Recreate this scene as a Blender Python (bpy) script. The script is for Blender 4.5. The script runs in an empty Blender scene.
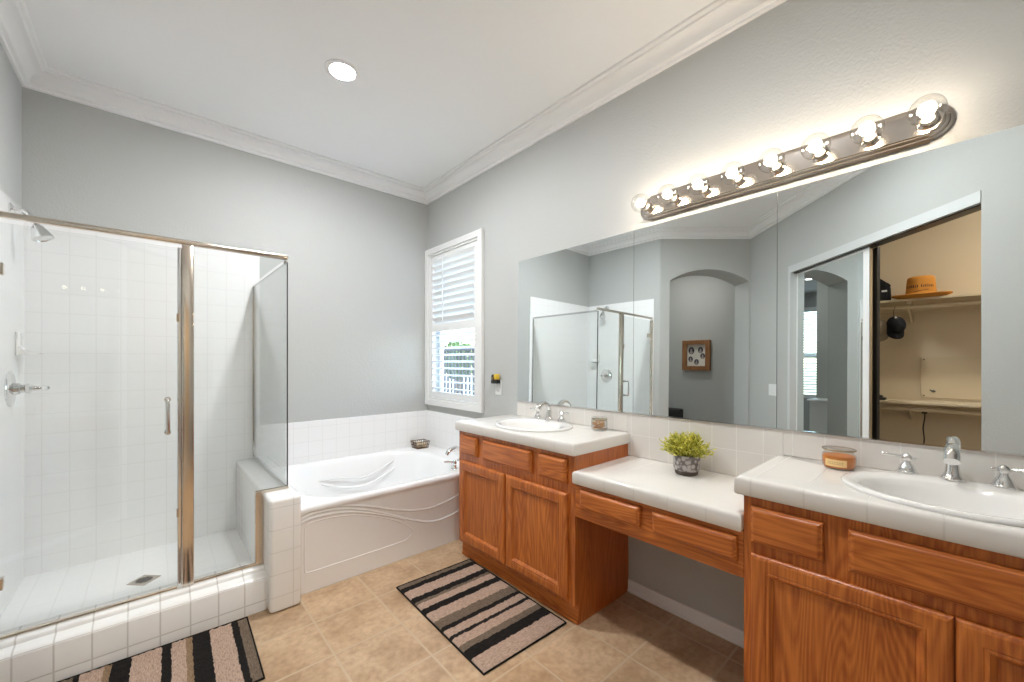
import bpy, bmesh, math, random
from mathutils import Vector, Matrix
random.seed(7)
PI = math.pi
SC = bpy.context.scene
COL = SC.collection

# ------------------------------------------------------------------ camera, world, exposure
cd = bpy.data.cameras.new('camera')
cam = bpy.data.objects.new('camera', cd); COL.objects.link(cam)
cd.sensor_width = 36.0
cd.lens = 402.0 / 1024 * 36.0
cd.shift_y = 20.0 / 1024
cd.clip_start = 0.01
cam.location = (0, 0, 1.1785)
cam.rotation_euler = (PI / 2, 0, -math.radians(41.76))
SC.camera = cam

W_ = bpy.data.worlds.new('sky'); SC.world = W_
W_.use_nodes = True
nt = W_.node_tree
sky = nt.nodes.new('ShaderNodeTexSky')
sky.sky_type = 'NISHITA'
sky.sun_disc = False
sky.sun_elevation = math.radians(48)
sky.sun_rotation = math.radians(200)
sky.air_density = 1.2; sky.dust_density = 1.5
nt.links.new(sky.outputs[0], nt.nodes['Background'].inputs[0])
nt.nodes['Background'].inputs[1].default_value = 2.0

SC.view_settings.view_transform = 'Standard'
SC.view_settings.look = 'None'
SC.view_settings.gamma = 1.0
SC.view_settings.use_curve_mapping = False
SC.view_settings.exposure = 0.06
SC.cycles.use_denoising = True
SC.cycles.max_bounces = 14
SC.cycles.diffuse_bounces = 7
SC.cycles.glossy_bounces = 8
SC.cycles.transparent_max_bounces = 24
SC.cycles.sample_clamp_indirect = 6.0
SC.cycles.caustics_reflective = True

BULB_E = 100.0       # filament emission in the vanity bar
CAN_E = 960.0        # recessed light over the tub side
FILL_E = 450.0       # unseen recessed light added over the vanity floor for brightness
HALL_E = 290.0  # shared by the added hall fill light and the bedroom ceiling light

# ------------------------------------------------------------------ room constants (metres)
W, B, L, H = 1.82, 3.168, -0.495, 2.66
O1 = Vector((-0.495, 2.2)); I1 = Vector((-1.172, 1.523)); Q = 1 / math.sqrt(2)
E1 = Vector((Q, Q)); E2 = Vector((Q, -Q)); NO = Vector((-Q, Q)); NC = Vector((-Q, -Q))
ZC = 0.816           # vanity counter top
ZM = 0.697           # make-up counter top

# ------------------------------------------------------------------ materials
def newmat(name):
    m = bpy.data.materials.new(name); m.use_nodes = True
    return m, m.node_tree, m.node_tree.nodes['Principled BSDF']

def pbr(name, col, rough=0.5, metal=0.0, spec=0.5, emit=None, estr=0.0, coat=0.0, sheen=0.0):
    m, t, b = newmat(name)
    b.inputs['Base Color'].default_value = (*col, 1)
    b.inputs['Roughness'].default_value = rough
    b.inputs['Metallic'].default_value = metal
    b.inputs['Specular IOR Level'].default_value = spec
    b.inputs['Coat Weight'].default_value = coat
    b.inputs['Sheen Weight'].default_value = sheen
    if emit:
        b.inputs['Emission Color'].default_value = (*emit, 1)
        b.inputs['Emission Strength'].default_value = estr
    return m

def add_bump(m, scale, strength, dist=0.002, detail=3, rough=0.5):
    t = m.node_tree; b = t.nodes['Principled BSDF']
    g = t.nodes.new('ShaderNodeNewGeometry')
    n = t.nodes.new('ShaderNodeTexNoise'); n.inputs['Scale'].default_value = scale
    n.inputs['Detail'].default_value = detail; n.inputs['Roughness'].default_value = rough
    t.links.new(g.outputs['Position'], n.inputs['Vector'])
    bp = t.nodes.new('ShaderNodeBump'); bp.inputs['Strength'].default_value = strength; bp.inputs['Distance'].default_value = dist
    t.links.new(n.outputs['Fac'], bp.inputs['Height'])
    t.links.new(bp.outputs['Normal'], b.inputs['Normal'])
    return n

def math_node(t, op, a, b=None, c=None):
    n = t.nodes.new('ShaderNodeMath'); n.operation = op
    for i, v in enumerate((a, b, c)):
        if v is None: continue
        if isinstance(v, (int, float)): n.inputs[i].default_value = v
        else: t.links.new(v, n.inputs[i])
    return n.outputs[0]

def tile_mat(name, col, grout, size, off=(0, 0, 0), w=0.003, rough=0.12, bump=0.25, vary=0.0, noise=None, wob=0.0):
    """square tiles cut on world axes; an axis never draws joints on faces that look along it"""
    m, t, b = newmat(name)
    g = t.nodes.new('ShaderNodeNewGeometry')
    sp = t.nodes.new('ShaderNodeSeparateXYZ'); t.links.new(g.outputs['Position'], sp.inputs[0])
    sn = t.nodes.new('ShaderNodeSeparateXYZ'); t.links.new(g.outputs['True Normal'], sn.inputs[0])
    mask = None
    cells = []
    for i in range(3):
        if not size[i]: continue
        p = math_node(t, 'DIVIDE', math_node(t, 'SUBTRACT', sp.outputs[i], off[i]), size[i])
        fl = math_node(t, 'FLOOR', p); cells.append(fl)
        fr = math_node(t, 'SUBTRACT', p, fl)
        d = math_node(t, 'ABSOLUTE', math_node(t, 'SUBTRACT', fr, 0.5))
        k = math_node(t, 'SMOOTHSTEP' if False else 'SUBTRACT', d, 0.5 - 1.4 * w / size[i])
        k = math_node(t, 'MULTIPLY', k, size[i] / (1.0 * w))
        kn = t.nodes.new('ShaderNodeClamp'); t.links.new(k, kn.inputs[0]); k = kn.outputs[0]
        a = math_node(t, 'ABSOLUTE', sn.outputs[i])
        face = math_node(t, 'LESS_THAN', a, 0.7)
        k = math_node(t, 'MULTIPLY', k, face)
        mask = k if mask is None else math_node(t, 'MAXIMUM', mask, k)
    mix = t.nodes.new('ShaderNodeMix'); mix.data_type = 'RGBA'
    t.links.new(mask, mix.inputs['Factor'])
    mix.inputs['A'].default_value = (*col, 1); mix.inputs['B'].default_value = (*grout, 1)
    height = math_node(t, 'SUBTRACT', 1.0, mask)
    if vary or noise:
        cv = t.nodes.new('ShaderNodeCombineXYZ')
        for i, c_ in enumerate(cells): t.links.new(c_, cv.inputs[i])
        wn = t.nodes.new('ShaderNodeTexWhiteNoise'); t.links.new(cv.outputs[0], wn.inputs['Vector'])
        hs = t.nodes.new('ShaderNodeHueSaturation')
        val = math_node(t, 'MULTIPLY_ADD', wn.outputs['Value'], 2 * vary, 1 - vary)
        t.links.new(val, hs.inputs['Value'])
        if noise:
            n1 = t.nodes.new('ShaderNodeTexNoise'); n1.inputs['Scale'].default_value = noise[0]; n1.inputs['Detail'].default_value = 8; n1.inputs['Roughness'].default_value = 0.65
            t.links.new(g.outputs['Position'], n1.inputs['Vector'])
            rp = t.nodes.new('ShaderNodeValToRGB')
            rp.color_ramp.elements[0].position = 0.33; rp.color_ramp.elements[0].color = (*noise[1], 1)
            rp.color_ramp.elements[1].position = 0.68; rp.color_ramp.elements[1].color = (*noise[2], 1)
            t.links.new(n1.outputs['Fac'], rp.inputs[0])
            n2 = t.nodes.new('ShaderNodeTexNoise'); n2.inputs['Scale'].default_value = noise[0] * 9; n2.inputs['Detail'].default_value = 5
            t.links.new(g.outputs['Position'], n2.inputs['Vector'])
            m2 = t.nodes.new('ShaderNodeMix'); m2.data_type = 'RGBA'; m2.blend_type = 'MULTIPLY'; m2.inputs['Factor'].default_value = 0.45
            r2 = t.nodes.new('ShaderNodeValToRGB')
            r2.color_ramp.elements[0].position = 0.3; r2.color_ramp.elements[0].color = (0.55, 0.5, 0.45, 1)
            r2.color_ramp.elements[1].position = 0.6; r2.color_ramp.elements[1].color = (1, 1, 1, 1)
            t.links.new(n2.outputs['Fac'], r2.inputs[0])
            t.links.new(rp.outputs[0], m2.inputs['A']); t.links.new(r2.outputs[0], m2.inputs['B'])
            t.links.new(m2.outputs['Result'], hs.inputs['Color'])
        else:
            hs.inputs['Color'].default_value = (*col, 1)
        t.links.new(hs.outputs[0], mix.inputs['A'])
    t.links.new(mix.outputs['Result'], b.inputs['Base Color'])
    rr = math_node(t, 'MULTIPLY_ADD', mask, 0.12, rough); t.links.new(rr, b.inputs['Roughness'])
    bp = t.nodes.new('ShaderNodeBump'); bp.inputs['Strength'].default_value = bump; bp.inputs['Distance'].default_value = 0.002
    if wob:
        n3 = t.nodes.new('ShaderNodeTexNoise'); n3.inputs['Scale'].default_value = 14
        t.links.new(g.outputs['Position'], n3.inputs['Vector'])
        height = math_node(t, 'MULTIPLY_ADD', n3.outputs['Fac'], wob, height)
    t.links.new(height, bp.inputs['Height']); t.links.new(bp.outputs[0], b.inputs['Normal'])
    return m

def wood_mat(name, axis, dark, light, scale=1.0):
    m, t, b = newmat(name)
    g = t.nodes.new('ShaderNodeNewGeometry')
    mp = t.nodes.new('ShaderNodeMapping')
    s = [26.0 * scale] * 3; s[axis] = 1.7 * scale
    mp.inputs['Scale'].default_value = s
    t.links.new(g.outputs['Position'], mp.inputs['Vector'])
    n = t.nodes.new('ShaderNodeTexNoise'); n.inputs['Scale'].default_value = 1.0; n.inputs['Detail'].default_value = 6; n.inputs['Roughness'].default_value = 0.6
    n.inputs['Distortion'].default_value = 1.2
    t.links.new(mp.outputs[0], n.inputs['Vector'])
    mp2 = t.nodes.new('ShaderNodeMapping'); s2 = [150.0] * 3; s2[axis] = 5.0; mp2.inputs['Scale'].default_value = s2
    t.links.new(g.outputs['Position'], mp2.inputs['Vector'])
    n2 = t.nodes.new('ShaderNodeTexNoise'); n2.inputs['Scale'].default_value = 1.0; n2.inputs['Detail'].default_value = 3
    t.links.new(mp2.outputs[0], n2.inputs['Vector'])
    mp3 = t.nodes.new('ShaderNodeMapping'); s3 = [9.0] * 3; s3[axis] = 0.9; mp3.inputs['Scale'].default_value = s3
    t.links.new(g.outputs['Position'], mp3.inputs['Vector'])
    n3 = t.nodes.new('ShaderNodeTexNoise'); n3.inputs['Scale'].default_value = 1.0; n3.inputs['Detail'].default_value = 1.5
    t.links.new(mp3.outputs[0], n3.inputs['Vector'])
    rings = math_node(t, 'FRACT', math_node(t, 'MULTIPLY', n3.outputs['Fac'], 22.0))      # growth rings drawn out into cathedrals
    rings = math_node(t, 'ABSOLUTE', math_node(t, 'SUBTRACT', rings, 0.5))
    f = math_node(t, 'MULTIPLY_ADD', n2.outputs['Fac'], 0.40, math_node(t, 'MULTIPLY', n.outputs['Fac'], 0.45))
    f = math_node(t, 'MULTIPLY_ADD', rings, 0.32, f)
    rp = t.nodes.new('ShaderNodeValToRGB')
    rp.color_ramp.elements[0].position = 0.40; rp.color_ramp.elements[0].color = (*dark, 1)
    rp.color_ramp.elements[1].position = 0.62; rp.color_ramp.elements[1].color = (*light, 1)
    t.links.new(f, rp.inputs[0])
    t.links.new(rp.outputs[0], b.inputs['Base Color'])
    b.inputs['Roughness'].default_value = 0.38
    b.inputs['Coat Weight'].default_value = 0.15
    b.inputs['Coat Roughness'].default_value = 0.25
    bp = t.nodes.new('ShaderNodeBump'); bp.inputs['Strength'].default_value = 0.08; bp.inputs['Distance'].default_value = 0.001
    t.links.new(f, bp.inputs['Height']); t.links.new(bp.outputs[0], b.inputs['Normal'])
    return m

def glass_mat(name, tint, ior=1.35, rough=0.0, tintmix=1.0):
    m = bpy.data.materials.new(name); m.use_nodes = True
    t = m.node_tree; t.nodes.clear()
    o = t.nodes.new('ShaderNodeOutputMaterial')
    tr = t.nodes.new('ShaderNodeBsdfTransparent'); tr.inputs[0].default_value = (*tint, 1)
    gl = t.nodes.new('ShaderNodeBsdfGlossy'); gl.inputs['Roughness'].default_value = rough
    ge = t.nodes.new('ShaderNodeNewGeometry')
    dp = t.nodes.new('ShaderNodeVectorMath'); dp.operation = 'DOT_PRODUCT'
    t.links.new(ge.outputs['Normal'], dp.inputs[0]); t.links.new(ge.outputs['Incoming'], dp.inputs[1])
    k = math_node(t, 'POWER', math_node(t, 'SUBTRACT', 1.0, math_node(t, 'ABSOLUTE', dp.outputs['Value'])), 5.0)
    f0 = ((ior - 1) / (ior + 1)) ** 2
    fac = math_node(t, 'MULTIPLY_ADD', k, 1 - f0, f0)
    mx = t.nodes.new('ShaderNodeMixShader')
    t.links.new(fac, mx.inputs[0]); t.links.new(tr.outputs[0], mx.inputs[1]); t.links.new(gl.outputs[0], mx.inputs[2])
    t.links.new(mx.outputs[0], o.inputs[0])
    return m

def emit_mat(name, col, s):
    m = bpy.data.materials.new(name); m.use_nodes = True
    t = m.node_tree; t.nodes.clear()
    o = t.nodes.new('ShaderNodeOutputMaterial'); e = t.nodes.new('ShaderNodeEmission')
    e.inputs[0].default_value = (*col, 1); e.inputs[1].default_value = s
    t.links.new(e.outputs[0], o.inputs[0]); return m

def stripe_mat(name, axis, edges, cols):
    """woven stripes across a mat; edges in metres along the mat's own axis"""
    m, t, b = newmat(name)
    g = t.nodes.new('ShaderNodeTexCoord')
    sp = t.nodes.new('ShaderNodeSeparateXYZ'); t.links.new(g.outputs['Object'], sp.inputs[0])
    n = t.nodes.new('ShaderNodeTexNoise'); n.inputs['Scale'].default_value = 45; n.inputs['Detail'].default_value = 3
    t.links.new(g.outputs['Object'], n.inputs['Vector'])
    lo, hi = edges[0], edges[-1]
    wob = math_node(t, 'MULTIPLY_ADD', n.outputs['Fac'], 0.012, -0.006)
    p = math_node(t, 'ADD', sp.outputs[axis], wob)
    p = math_node(t, 'DIVIDE', math_node(t, 'SUBTRACT', p, lo), hi - lo)
    rp = t.nodes.new('ShaderNodeValToRGB'); cr = rp.color_ramp; cr.interpolation = 'CONSTANT'
    for i, c_ in enumerate(cols):
        pos = (edges[i] - lo) / (hi - lo)
        if i == 0: e = cr.elements[0]; e.position = 0
        elif i == 1: e = cr.elements[1]; e.position = pos
        else: e = cr.elements.new(pos)
        e.color = (*c_, 1)
    t.links.new(p, rp.inputs[0])
    mp = t.nodes.new('ShaderNodeMapping'); s = [260.0, 260.0, 100.0]; s[1 - axis] = 60.0; mp.inputs['Scale'].default_value = s
    t.links.new(g.outputs['Object'], mp.inputs['Vector'])
    n2 = t.nodes.new('ShaderNodeTexNoise'); n2.inputs['Scale'].default_value = 1; n2.inputs['Detail'].default_value = 4
    t.links.new(mp.outputs[0], n2.inputs['Vector'])
    r2 = t.nodes.new('ShaderNodeValToRGB')
    r2.color_ramp.elements[0].position = 0.3; r2.color_ramp.elements[0].color = (0.5, 0.48, 0.46, 1)
    r2.color_ramp.elements[1].position = 0.65; r2.color_ramp.elements[1].color = (1.1, 1.1, 1.1, 1)
    t.links.new(n2.outputs['Fac'], r2.inputs[0])
    mx = t.nodes.new('ShaderNodeMix'); mx.data_type = 'RGBA'; mx.blend_type = 'MULTIPLY'; mx.inputs['Factor'].default_value = 0.8
    t.links.new(rp.outputs[0], mx.inputs['A']); t.links.new(r2.outputs[0], mx.inputs['B'])
    t.links.new(mx.outputs['Result'], b.inputs['Base Color'])
    b.inputs['Roughness'].default_value = 0.95; b.inputs['Specular IOR Level'].default_value = 0.1
    bp = t.nodes.new('ShaderNodeBump'); bp.inputs['Strength'].default_value = 0.8; bp.inputs['Distance'].default_value = 0.004
    t.links.new(n2.outputs['Fac'], bp.inputs['Height']); t.links.new(bp.outputs[0], b.inputs['Normal'])
    return m

M = {}
M['paint'] = pbr('wall_paint', (0.482, 0.490, 0.478), 0.55, spec=0.35); add_bump(M['paint'], 110, 0.45, 0.004, 3)
M['ceil'] = pbr('ceiling_paint', (0.90, 0.905, 0.91), 0.7, spec=0.2); add_bump(M['ceil'], 80, 0.15, 0.002)
M['trim'] = pbr('white_trim', (0.87, 0.87, 0.87), 0.4)
M['beige'] = pbr('beige_closet_paint', (0.60, 0.50, 0.37), 0.7, spec=0.2)
M['carpet'] = pbr('carpet', (0.45, 0.40, 0.34), 0.95, spec=0.1); add_bump(M['carpet'], 300, 0.6, 0.004)
GR = (0.60, 0.59, 0.57)
M['shower_tile'] = tile_mat('white_wall_tile', (0.86, 0.86, 0.86), (0.785, 0.78, 0.77), (0.0975, 0.0975, 0.1045), (-0.428, 0.02, 0.07), 0.0018, 0.14, 0.10, wob=0.1)
M['curb_tile'] = tile_mat('white_curb_tile', (0.85, 0.845, 0.83), (0.62, 0.60, 0.57), (0.0975, 0, 0.104), (-0.368, 0, 0.046), 0.0026, 0.14, 0.3)
M['pony_tile'] = tile_mat('white_pony_tile', (0.86, 0.855, 0.845), (0.74, 0.73, 0.71), (0.0975, 0.0975, 0.104), (0.403, 0.03, -0.03), 0.0022, 0.14, 0.25)
M['counter_tile'] = tile_mat('white_counter_tile', (0.76, 0.735, 0.70), (0.66, 0.64, 0.60), (0, 0.135, 0), (0, 0.433, 0), 0.0020, 0.16, 0.15)
M['splash_tile'] = tile_mat('white_splash_tile', (0.72, 0.69, 0.65), (0.77, 0.75, 0.715), (0, 0.0985, 0.109), (0, 0.724, 0.807), 0.0022, 0.16, 0.15)
M['pan'] = tile_mat('white_shower_floor_tile', (0.86, 0.86, 0.86), (0.80, 0.80, 0.79), (0.0975, 0.0975, 0), (-0.04, 0.02, 0), 0.0022, 0.3, 0.15)
M['floor'] = tile_mat('tan_floor_tile', (0.5, 0.34, 0.2), (0.50, 0.385, 0.26), (0.290, 0.2655, 0), (0.833, 1.414, 0), 0.0045, 0.30, 0.25, vary=0.07,
                      noise=(4.5, (0.37, 0.238, 0.135), (0.61, 0.44, 0.285)))
OD, OL = (0.36, 0.085, 0.011), (0.60, 0.185, 0.032)
M['oak_z'] = wood_mat('oak_vertical_grain', 2, OD, OL)
M['oak_y'] = wood_mat('oak_horizontal_grain', 1, OD, OL)
M['oak_side'] = wood_mat('oak_side_panel', 2, (0.42, 0.10, 0.012), (0.56, 0.160, 0.026), 0.6)
M['porcelain'] = pbr('white_porcelain', (0.84, 0.83, 0.81), 0.08, coat=0.4)
M['acrylic'] = pbr('white_tub_acrylic', (0.88, 0.885, 0.89), 0.14, coat=0.3)
M['chrome'] = pbr('chrome', (0.80, 0.80, 0.80), 0.07, 1.0)
M['nickel'] = pbr('brushed_nickel', (0.56, 0.51, 0.46), 0.16, 1.0)
M['rail_metal'] = pbr('shower_frame_metal', (0.72, 0.64, 0.55), 0.16, 1.0)
M['dark_metal'] = pbr('dark_metal', (0.06, 0.06, 0.06), 0.35, 0.8)
M['track_white'] = pbr('grey_white_door_track', (0.60, 0.62, 0.62), 0.4)
M['bronze'] = pbr('dark_bronze', (0.10, 0.085, 0.07), 0.3, 0.9)
M['mirror'] = pbr('mirror_silver', (0.875, 0.925, 0.925), 0.0, 1.0)
M['mirror_edge'] = pbr('mirror_edge', (0.75, 0.78, 0.76), 0.2, 0.6)
M['shower_glass'] = glass_mat('shower_glass', (0.962, 0.972, 0.968), 1.42)
M['clear_glass'] = glass_mat('clear_glass', (0.95, 0.96, 0.955), 1.40)
M['bulb_glass'] = glass_mat('bulb_glass', (0.93, 0.925, 0.915), 1.9)
M['pane'] = glass_mat('window_glass', (0.95, 0.97, 0.97), 1.3)
M['filament'] = emit_mat('glowing_filament', (1.0, 0.84, 0.66), BULB_E)
M['lens'] = emit_mat('glowing_downlight_lens', (0.965, 0.985, 1.0), CAN_E)
M['lens_fill'] = emit_mat('glowing_fill_lens', (0.965, 0.985, 1.0), FILL_E)
M['lens_closet_fill'] = emit_mat('glowing_closet_fill_lens', (1.0, 0.91, 0.78), 800.0)  # lens of the closet light added to lift the closet brightness
M['lens_hall'] = emit_mat('glowing_hall_lens', (1.0, 0.96, 0.90), HALL_E)
M['shutter'] = pbr('white_shutter_paint', (0.80, 0.80, 0.79), 0.35)
M['plastic'] = pbr('white_plastic', (0.78, 0.78, 0.77), 0.35)
M['black'] = pbr('black_plastic', (0.015, 0.015, 0.016), 0.4)
M['black_cloth'] = pbr('black_cloth', (0.012, 0.012, 0.014), 0.85, spec=0.2)
M['white_mark'] = pbr('white_print', (0.7, 0.7, 0.7), 0.6)
M['gold'] = pbr('amber_gold_plastic', (0.80, 0.55, 0.06), 0.25, 0.3)
M['wax'] = pbr('orange_wax', (0.68, 0.20, 0.020), 0.35, emit=None)
M['wax_top'] = pbr('orange_wax_top', (0.80, 0.30, 0.05), 0.4)
M['label'] = pbr('candle_label', (0.85, 0.58, 0.26), 0.6)
M['label_ink'] = pbr('candle_label_ink', (0.45, 0.30, 0.14), 0.6)
M['brass'] = pbr('aged_brass', (0.30, 0.24, 0.15), 0.35, 0.9)
M['straw'] = pbr('orange_straw', (0.56, 0.24, 0.045), 0.8, spec=0.2); add_bump(M['straw'], 400, 0.6, 0.003)
M['hat_band'] = pbr('dark_hat_print', (0.06, 0.035, 0.02), 0.8)
M['khaki'] = pbr('khaki_cloth', (0.30, 0.245, 0.18), 0.85, spec=0.2)
M['shelf'] = pbr('closet_shelf_paint', (0.56, 0.46, 0.32), 0.45)
M['frame_wood'] = wood_mat('picture_frame_wood', 2, (0.22, 0.09, 0.03), (0.36, 0.17, 0.065), 2.0)
M['mat_board'] = pbr('picture_mat_board', (0.75, 0.72, 0.66), 0.7)
M['photo_dark'] = pbr('oval_photo_dark', (0.03, 0.032, 0.06), 0.4)
M['photo_skin'] = pbr('oval_photo_pale', (0.42, 0.36, 0.33), 0.5)
M['pot'] = None
M['pot_base'] = pbr('pot_dark_base', (0.10, 0.075, 0.06), 0.7)
M['soil'] = pbr('potting_soil', (0.04, 0.028, 0.018), 0.95)
M['leaf'] = None
M['stem'] = pbr('green_stem', (0.17, 0.22, 0.04), 0.7)
M['soap'] = pbr('cream_soap', (0.78, 0.64, 0.46), 0.45)
M['wire'] = pbr('brown_wire_basket', (0.16, 0.10, 0.06), 0.5, 0.3)
M['shell_a'] = pbr('tan_potpourri', (0.58, 0.31, 0.14), 0.7)
M['upholstery'] = pbr('dark_upholstery', (0.03, 0.028, 0.026), 0.7)
M['railing'] = pbr('dark_railing_paint', (0.05, 0.055, 0.06), 0.5)
M['stucco'] = pbr('pale_stucco', (0.55, 0.57, 0.58), 0.9); add_bump(M['stucco'], 40, 0.4, 0.01)
M['patio'] = pbr('pale_patio', (0.50, 0.48, 0.44), 0.9)
M['bark'] = pbr('tree_bark', (0.12, 0.085, 0.06), 0.9)
M['foliage'] = pbr('tree_leaves', (0.07, 0.14, 0.035), 0.6)
M['rug_edge'] = pbr('black_rug_binding', (0.016, 0.015, 0.014), 0.9, spec=0.1)

def leaf_mat():
    m, t, b = newmat('chartreuse_leaf')
    oi = t.nodes.new('ShaderNodeNewGeometry')
    n = t.nodes.new('ShaderNodeTexNoise'); n.inputs['Scale'].default_value = 70
    t.links.new(oi.outputs['Position'], n.inputs['Vector'])
    rp = t.nodes.new('ShaderNodeValToRGB')
    rp.color_ramp.elements[0].position = 0.32; rp.color_ramp.elements[0].color = (0.36, 0.37, 0.03, 1)
    rp.color_ramp.elements[1].position = 0.62; rp.color_ramp.elements[1].color = (0.85, 0.78, 0.16, 1)
    t.links.new(n.outputs['Fac'], rp.inputs[0]); t.links.new(rp.outputs[0], b.inputs['Base Color'])
    b.inputs['Roughness'].default_value = 0.5
    return m
M['leaf'] = leaf_mat()

def pot_mat():
    m, t, b = newmat('grey_carved_pot')
    g = t.nodes.new('ShaderNodeTexCoord')
    v = t.nodes.new('ShaderNodeTexVoronoi'); v.inputs['Scale'].default_value = 62
    t.links.new(g.outputs['Object'], v.inputs['Vector'])
    rp = t.nodes.new('ShaderNodeValToRGB')
    rp.color_ramp.elements[0].position = 0.42; rp.color_ramp.elements[0].color = (0.50, 0.47, 0.46, 1)
    rp.color_ramp.elements[1].position = 0.72; rp.color_ramp.elements[1].color = (0.17, 0.15, 0.15, 1)
    t.links.new(v.outputs['Distance'], rp.inputs[0]); t.links.new(rp.outputs[0], b.inputs['Base Color'])
    b.inputs['Roughness'].default_value = 0.8
    bp = t.nodes.new('ShaderNodeBump'); bp.invert = True; bp.inputs['Strength'].default_value = 0.7; bp.inputs['Distance'].default_value = 0.003
    t.links.new(v.outputs['Distance'], bp.inputs['Height']); t.links.new(bp.outputs[0], b.inputs['Normal'])
    return m
M['pot'] = pot_mat()

# ------------------------------------------------------------------ mesh helpers
def box(bm, x0, y0, z0, x1, y1, z1, bev=0.0, seg=2):
    x0, x1 = min(x0, x1), max(x0, x1); y0, y1 = min(y0, y1), max(y0, y1); z0, z1 = min(z0, z1), max(z0, z1)
    v = [bm.verts.new(p) for p in ((x0, y0, z0), (x1, y0, z0), (x1, y1, z0), (x0, y1, z0), (x0, y0, z1), (x1, y0, z1), (x1, y1, z1), (x0, y1, z1))]
    fs = [bm.faces.new([v[i] for i in f]) for f in ((0, 3, 2, 1), (4, 5, 6, 7), (0, 1, 5, 4), (1, 2, 6, 5), (2, 3, 7, 6), (3, 0, 4, 7))]
    if bev > 0:
        es = list({e for f in fs for e in f.edges})
        bmesh.ops.bevel(bm, geom=es, offset=bev, segments=seg, affect='EDGES', profile=0.5)
    return bm

def BX(*a, **k):
    return box(bmesh.new(), *a, **k)

def obox(bm, c, ax, ay, hx, hy, z0, z1, bev=0.0):
    """box along plan directions ax, ay about plan point c"""
    pts = [c + ax * sx * hx + ay * sy * hy for sx, sy in ((-1, -1), (1, -1), (1, 1), (-1, 1))]
    return prism(bm, [(p.x, p.y) for p in pts], z0, z1, bev)

def prism(bm, poly, z0, z1, bev=0.0, seg=2):
    lo = [bm.verts.new((p[0], p[1], z0)) for p in poly]; hi = [bm.verts.new((p[0], p[1], z1)) for p in poly]
    n = len(poly); fs = [bm.faces.new(lo[::-1]), bm.faces.new(hi)]
    for i in range(n):
        fs.append(bm.faces.new((lo[i], lo[(i + 1) % n], hi[(i + 1) % n], hi[i])))
    if bev:
        bmesh.ops.bevel(bm, geom=list({e for f in fs for e in f.edges}), offset=bev, segments=seg, affect='EDGES', profile=0.5)
    return bm

def loft(bm, rings, cap0=False, cap1=False, closed=True):
    R = [[bm.verts.new(p) for p in r] for r in rings]
    for a, b in zip(R, R[1:]):
        n = len(a)
        for i in range(n if closed else n - 1):
            j = (i + 1) % n
            bm.faces.new((a[i], a[j], b[j], b[i]))
    if cap0: bm.faces.new(R[0][::-1])
    if cap1: bm.faces.new(R[-1])
    return R

def frame_of(d):
    d = Vector(d).normalized()
    up = Vector((0, 0, 1)) if abs(d.z) < 0.95 else Vector((1, 0, 0))
    a = d.cross(up).normalized(); b = a.cross(d).normalized()
    return a, b

def lathe(bm, prof, o=(0, 0, 0), axis=(0, 0, 1), n=32, cap=True, sx=1.0):
    """prof: (radius, distance along axis)"""
    o = Vector(o); d = Vector(axis).normalized(); a, b = frame_of(d)
    rings = []
    for r, h in prof:
        r = max(r, 1e-5)
        rings.append([o + d * h + a * (r * sx * math.cos(2 * PI * i / n)) + b * (r * math.sin(2 * PI * i / n)) for i in range(n)])
    loft(bm, rings, cap, cap); return bm

def tube(bm, pts, rad, n=12, cap=True):
    pts = [Vector(p) for p in pts]
    k = len(pts); rings = []
    rads = rad if isinstance(rad, (list, tuple)) else [rad] * k
    t0 = (pts[1] - pts[0]).normalized(); a, b = frame_of(t0)
    for i, p in enumerate(pts):
        t = (pts[min(i + 1, k - 1)] - pts[max(i - 1, 0)]).normalized()
        a = (a - t * a.dot(t)).normalized(); b = t.cross(a)
        rings.append([p + a * (rads[i] * math.cos(2 * PI * j / n)) + b * (rads[i] * math.sin(2 * PI * j / n)) for j in range(n)])
    loft(bm, rings, cap, cap); return bm

def spline(pts, n=8):
    pts = [Vector(p) for p in pts]; out = []
    P = [pts[0]] + pts + [pts[-1]]
    for i in range(1, len(P) - 2):
        for k in range(n):
            t = k / n
            a, b, c, d = P[i - 1], P[i], P[i + 1], P[i + 2]
            out.append(0.5 * ((2 * b) + (c - a) * t + (2 * a - 5 * b + 4 * c - d) * t * t + (3 * b - a - 3 * c + d) * t ** 3))
    out.append(pts[-1]); return out

def obj(name, bm, mat, parent=None, smooth=False, angle=40):
    bmesh.ops.recalc_face_normals(bm, faces=bm.faces[:])
    if parent is not None:
        w = Vector((0, 0, 0)); p = parent
        while p is not None: w += p.location; p = p.parent
        for v in bm.verts: v.co -= w
    me = bpy.data.meshes.new(name); bm.to_mesh(me); bm.free()
    o = bpy.data.objects.new(name, me); COL.objects.link(o)
    if mat is not None: me.materials.append(mat)
    if smooth:
        for p_ in me.polygons: p_.use_smooth = True
        me.set_sharp_from_angle(angle=math.radians(angle))
    if parent is not None: o.parent = parent
    return o

def tag(o, label, cat, group=None, kind=None):
    o['label'] = label; o['category'] = cat
    if group: o['group'] = group
    if kind: o['kind'] = kind
    return o

def thing(name, label, cat, loc=(0, 0, 0), group=None):
    o = bpy.data.objects.new(name, None); COL.objects.link(o); o.location = loc; o.empty_display_size = 0.05
    return tag(o, label, cat, group)

def origin_to(o, loc):
    loc = Vector(loc)
    for v in o.data.vertices: v.co -= loc
    o.location = loc
    return o

def struct(name, bm, mat, smooth=False, parent=None, angle=40):
    o = obj(name, bm, mat, parent, smooth, angle)
    if parent is None: o['kind'] = 'structure'
    return o

def struct_empty(name, loc=(0, 0, 0)):
    o = bpy.data.objects.new(name, None); COL.objects.link(o); o.location = loc; o.empty_display_size = 0.05
    o['kind'] = 'structure'; return o

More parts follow.
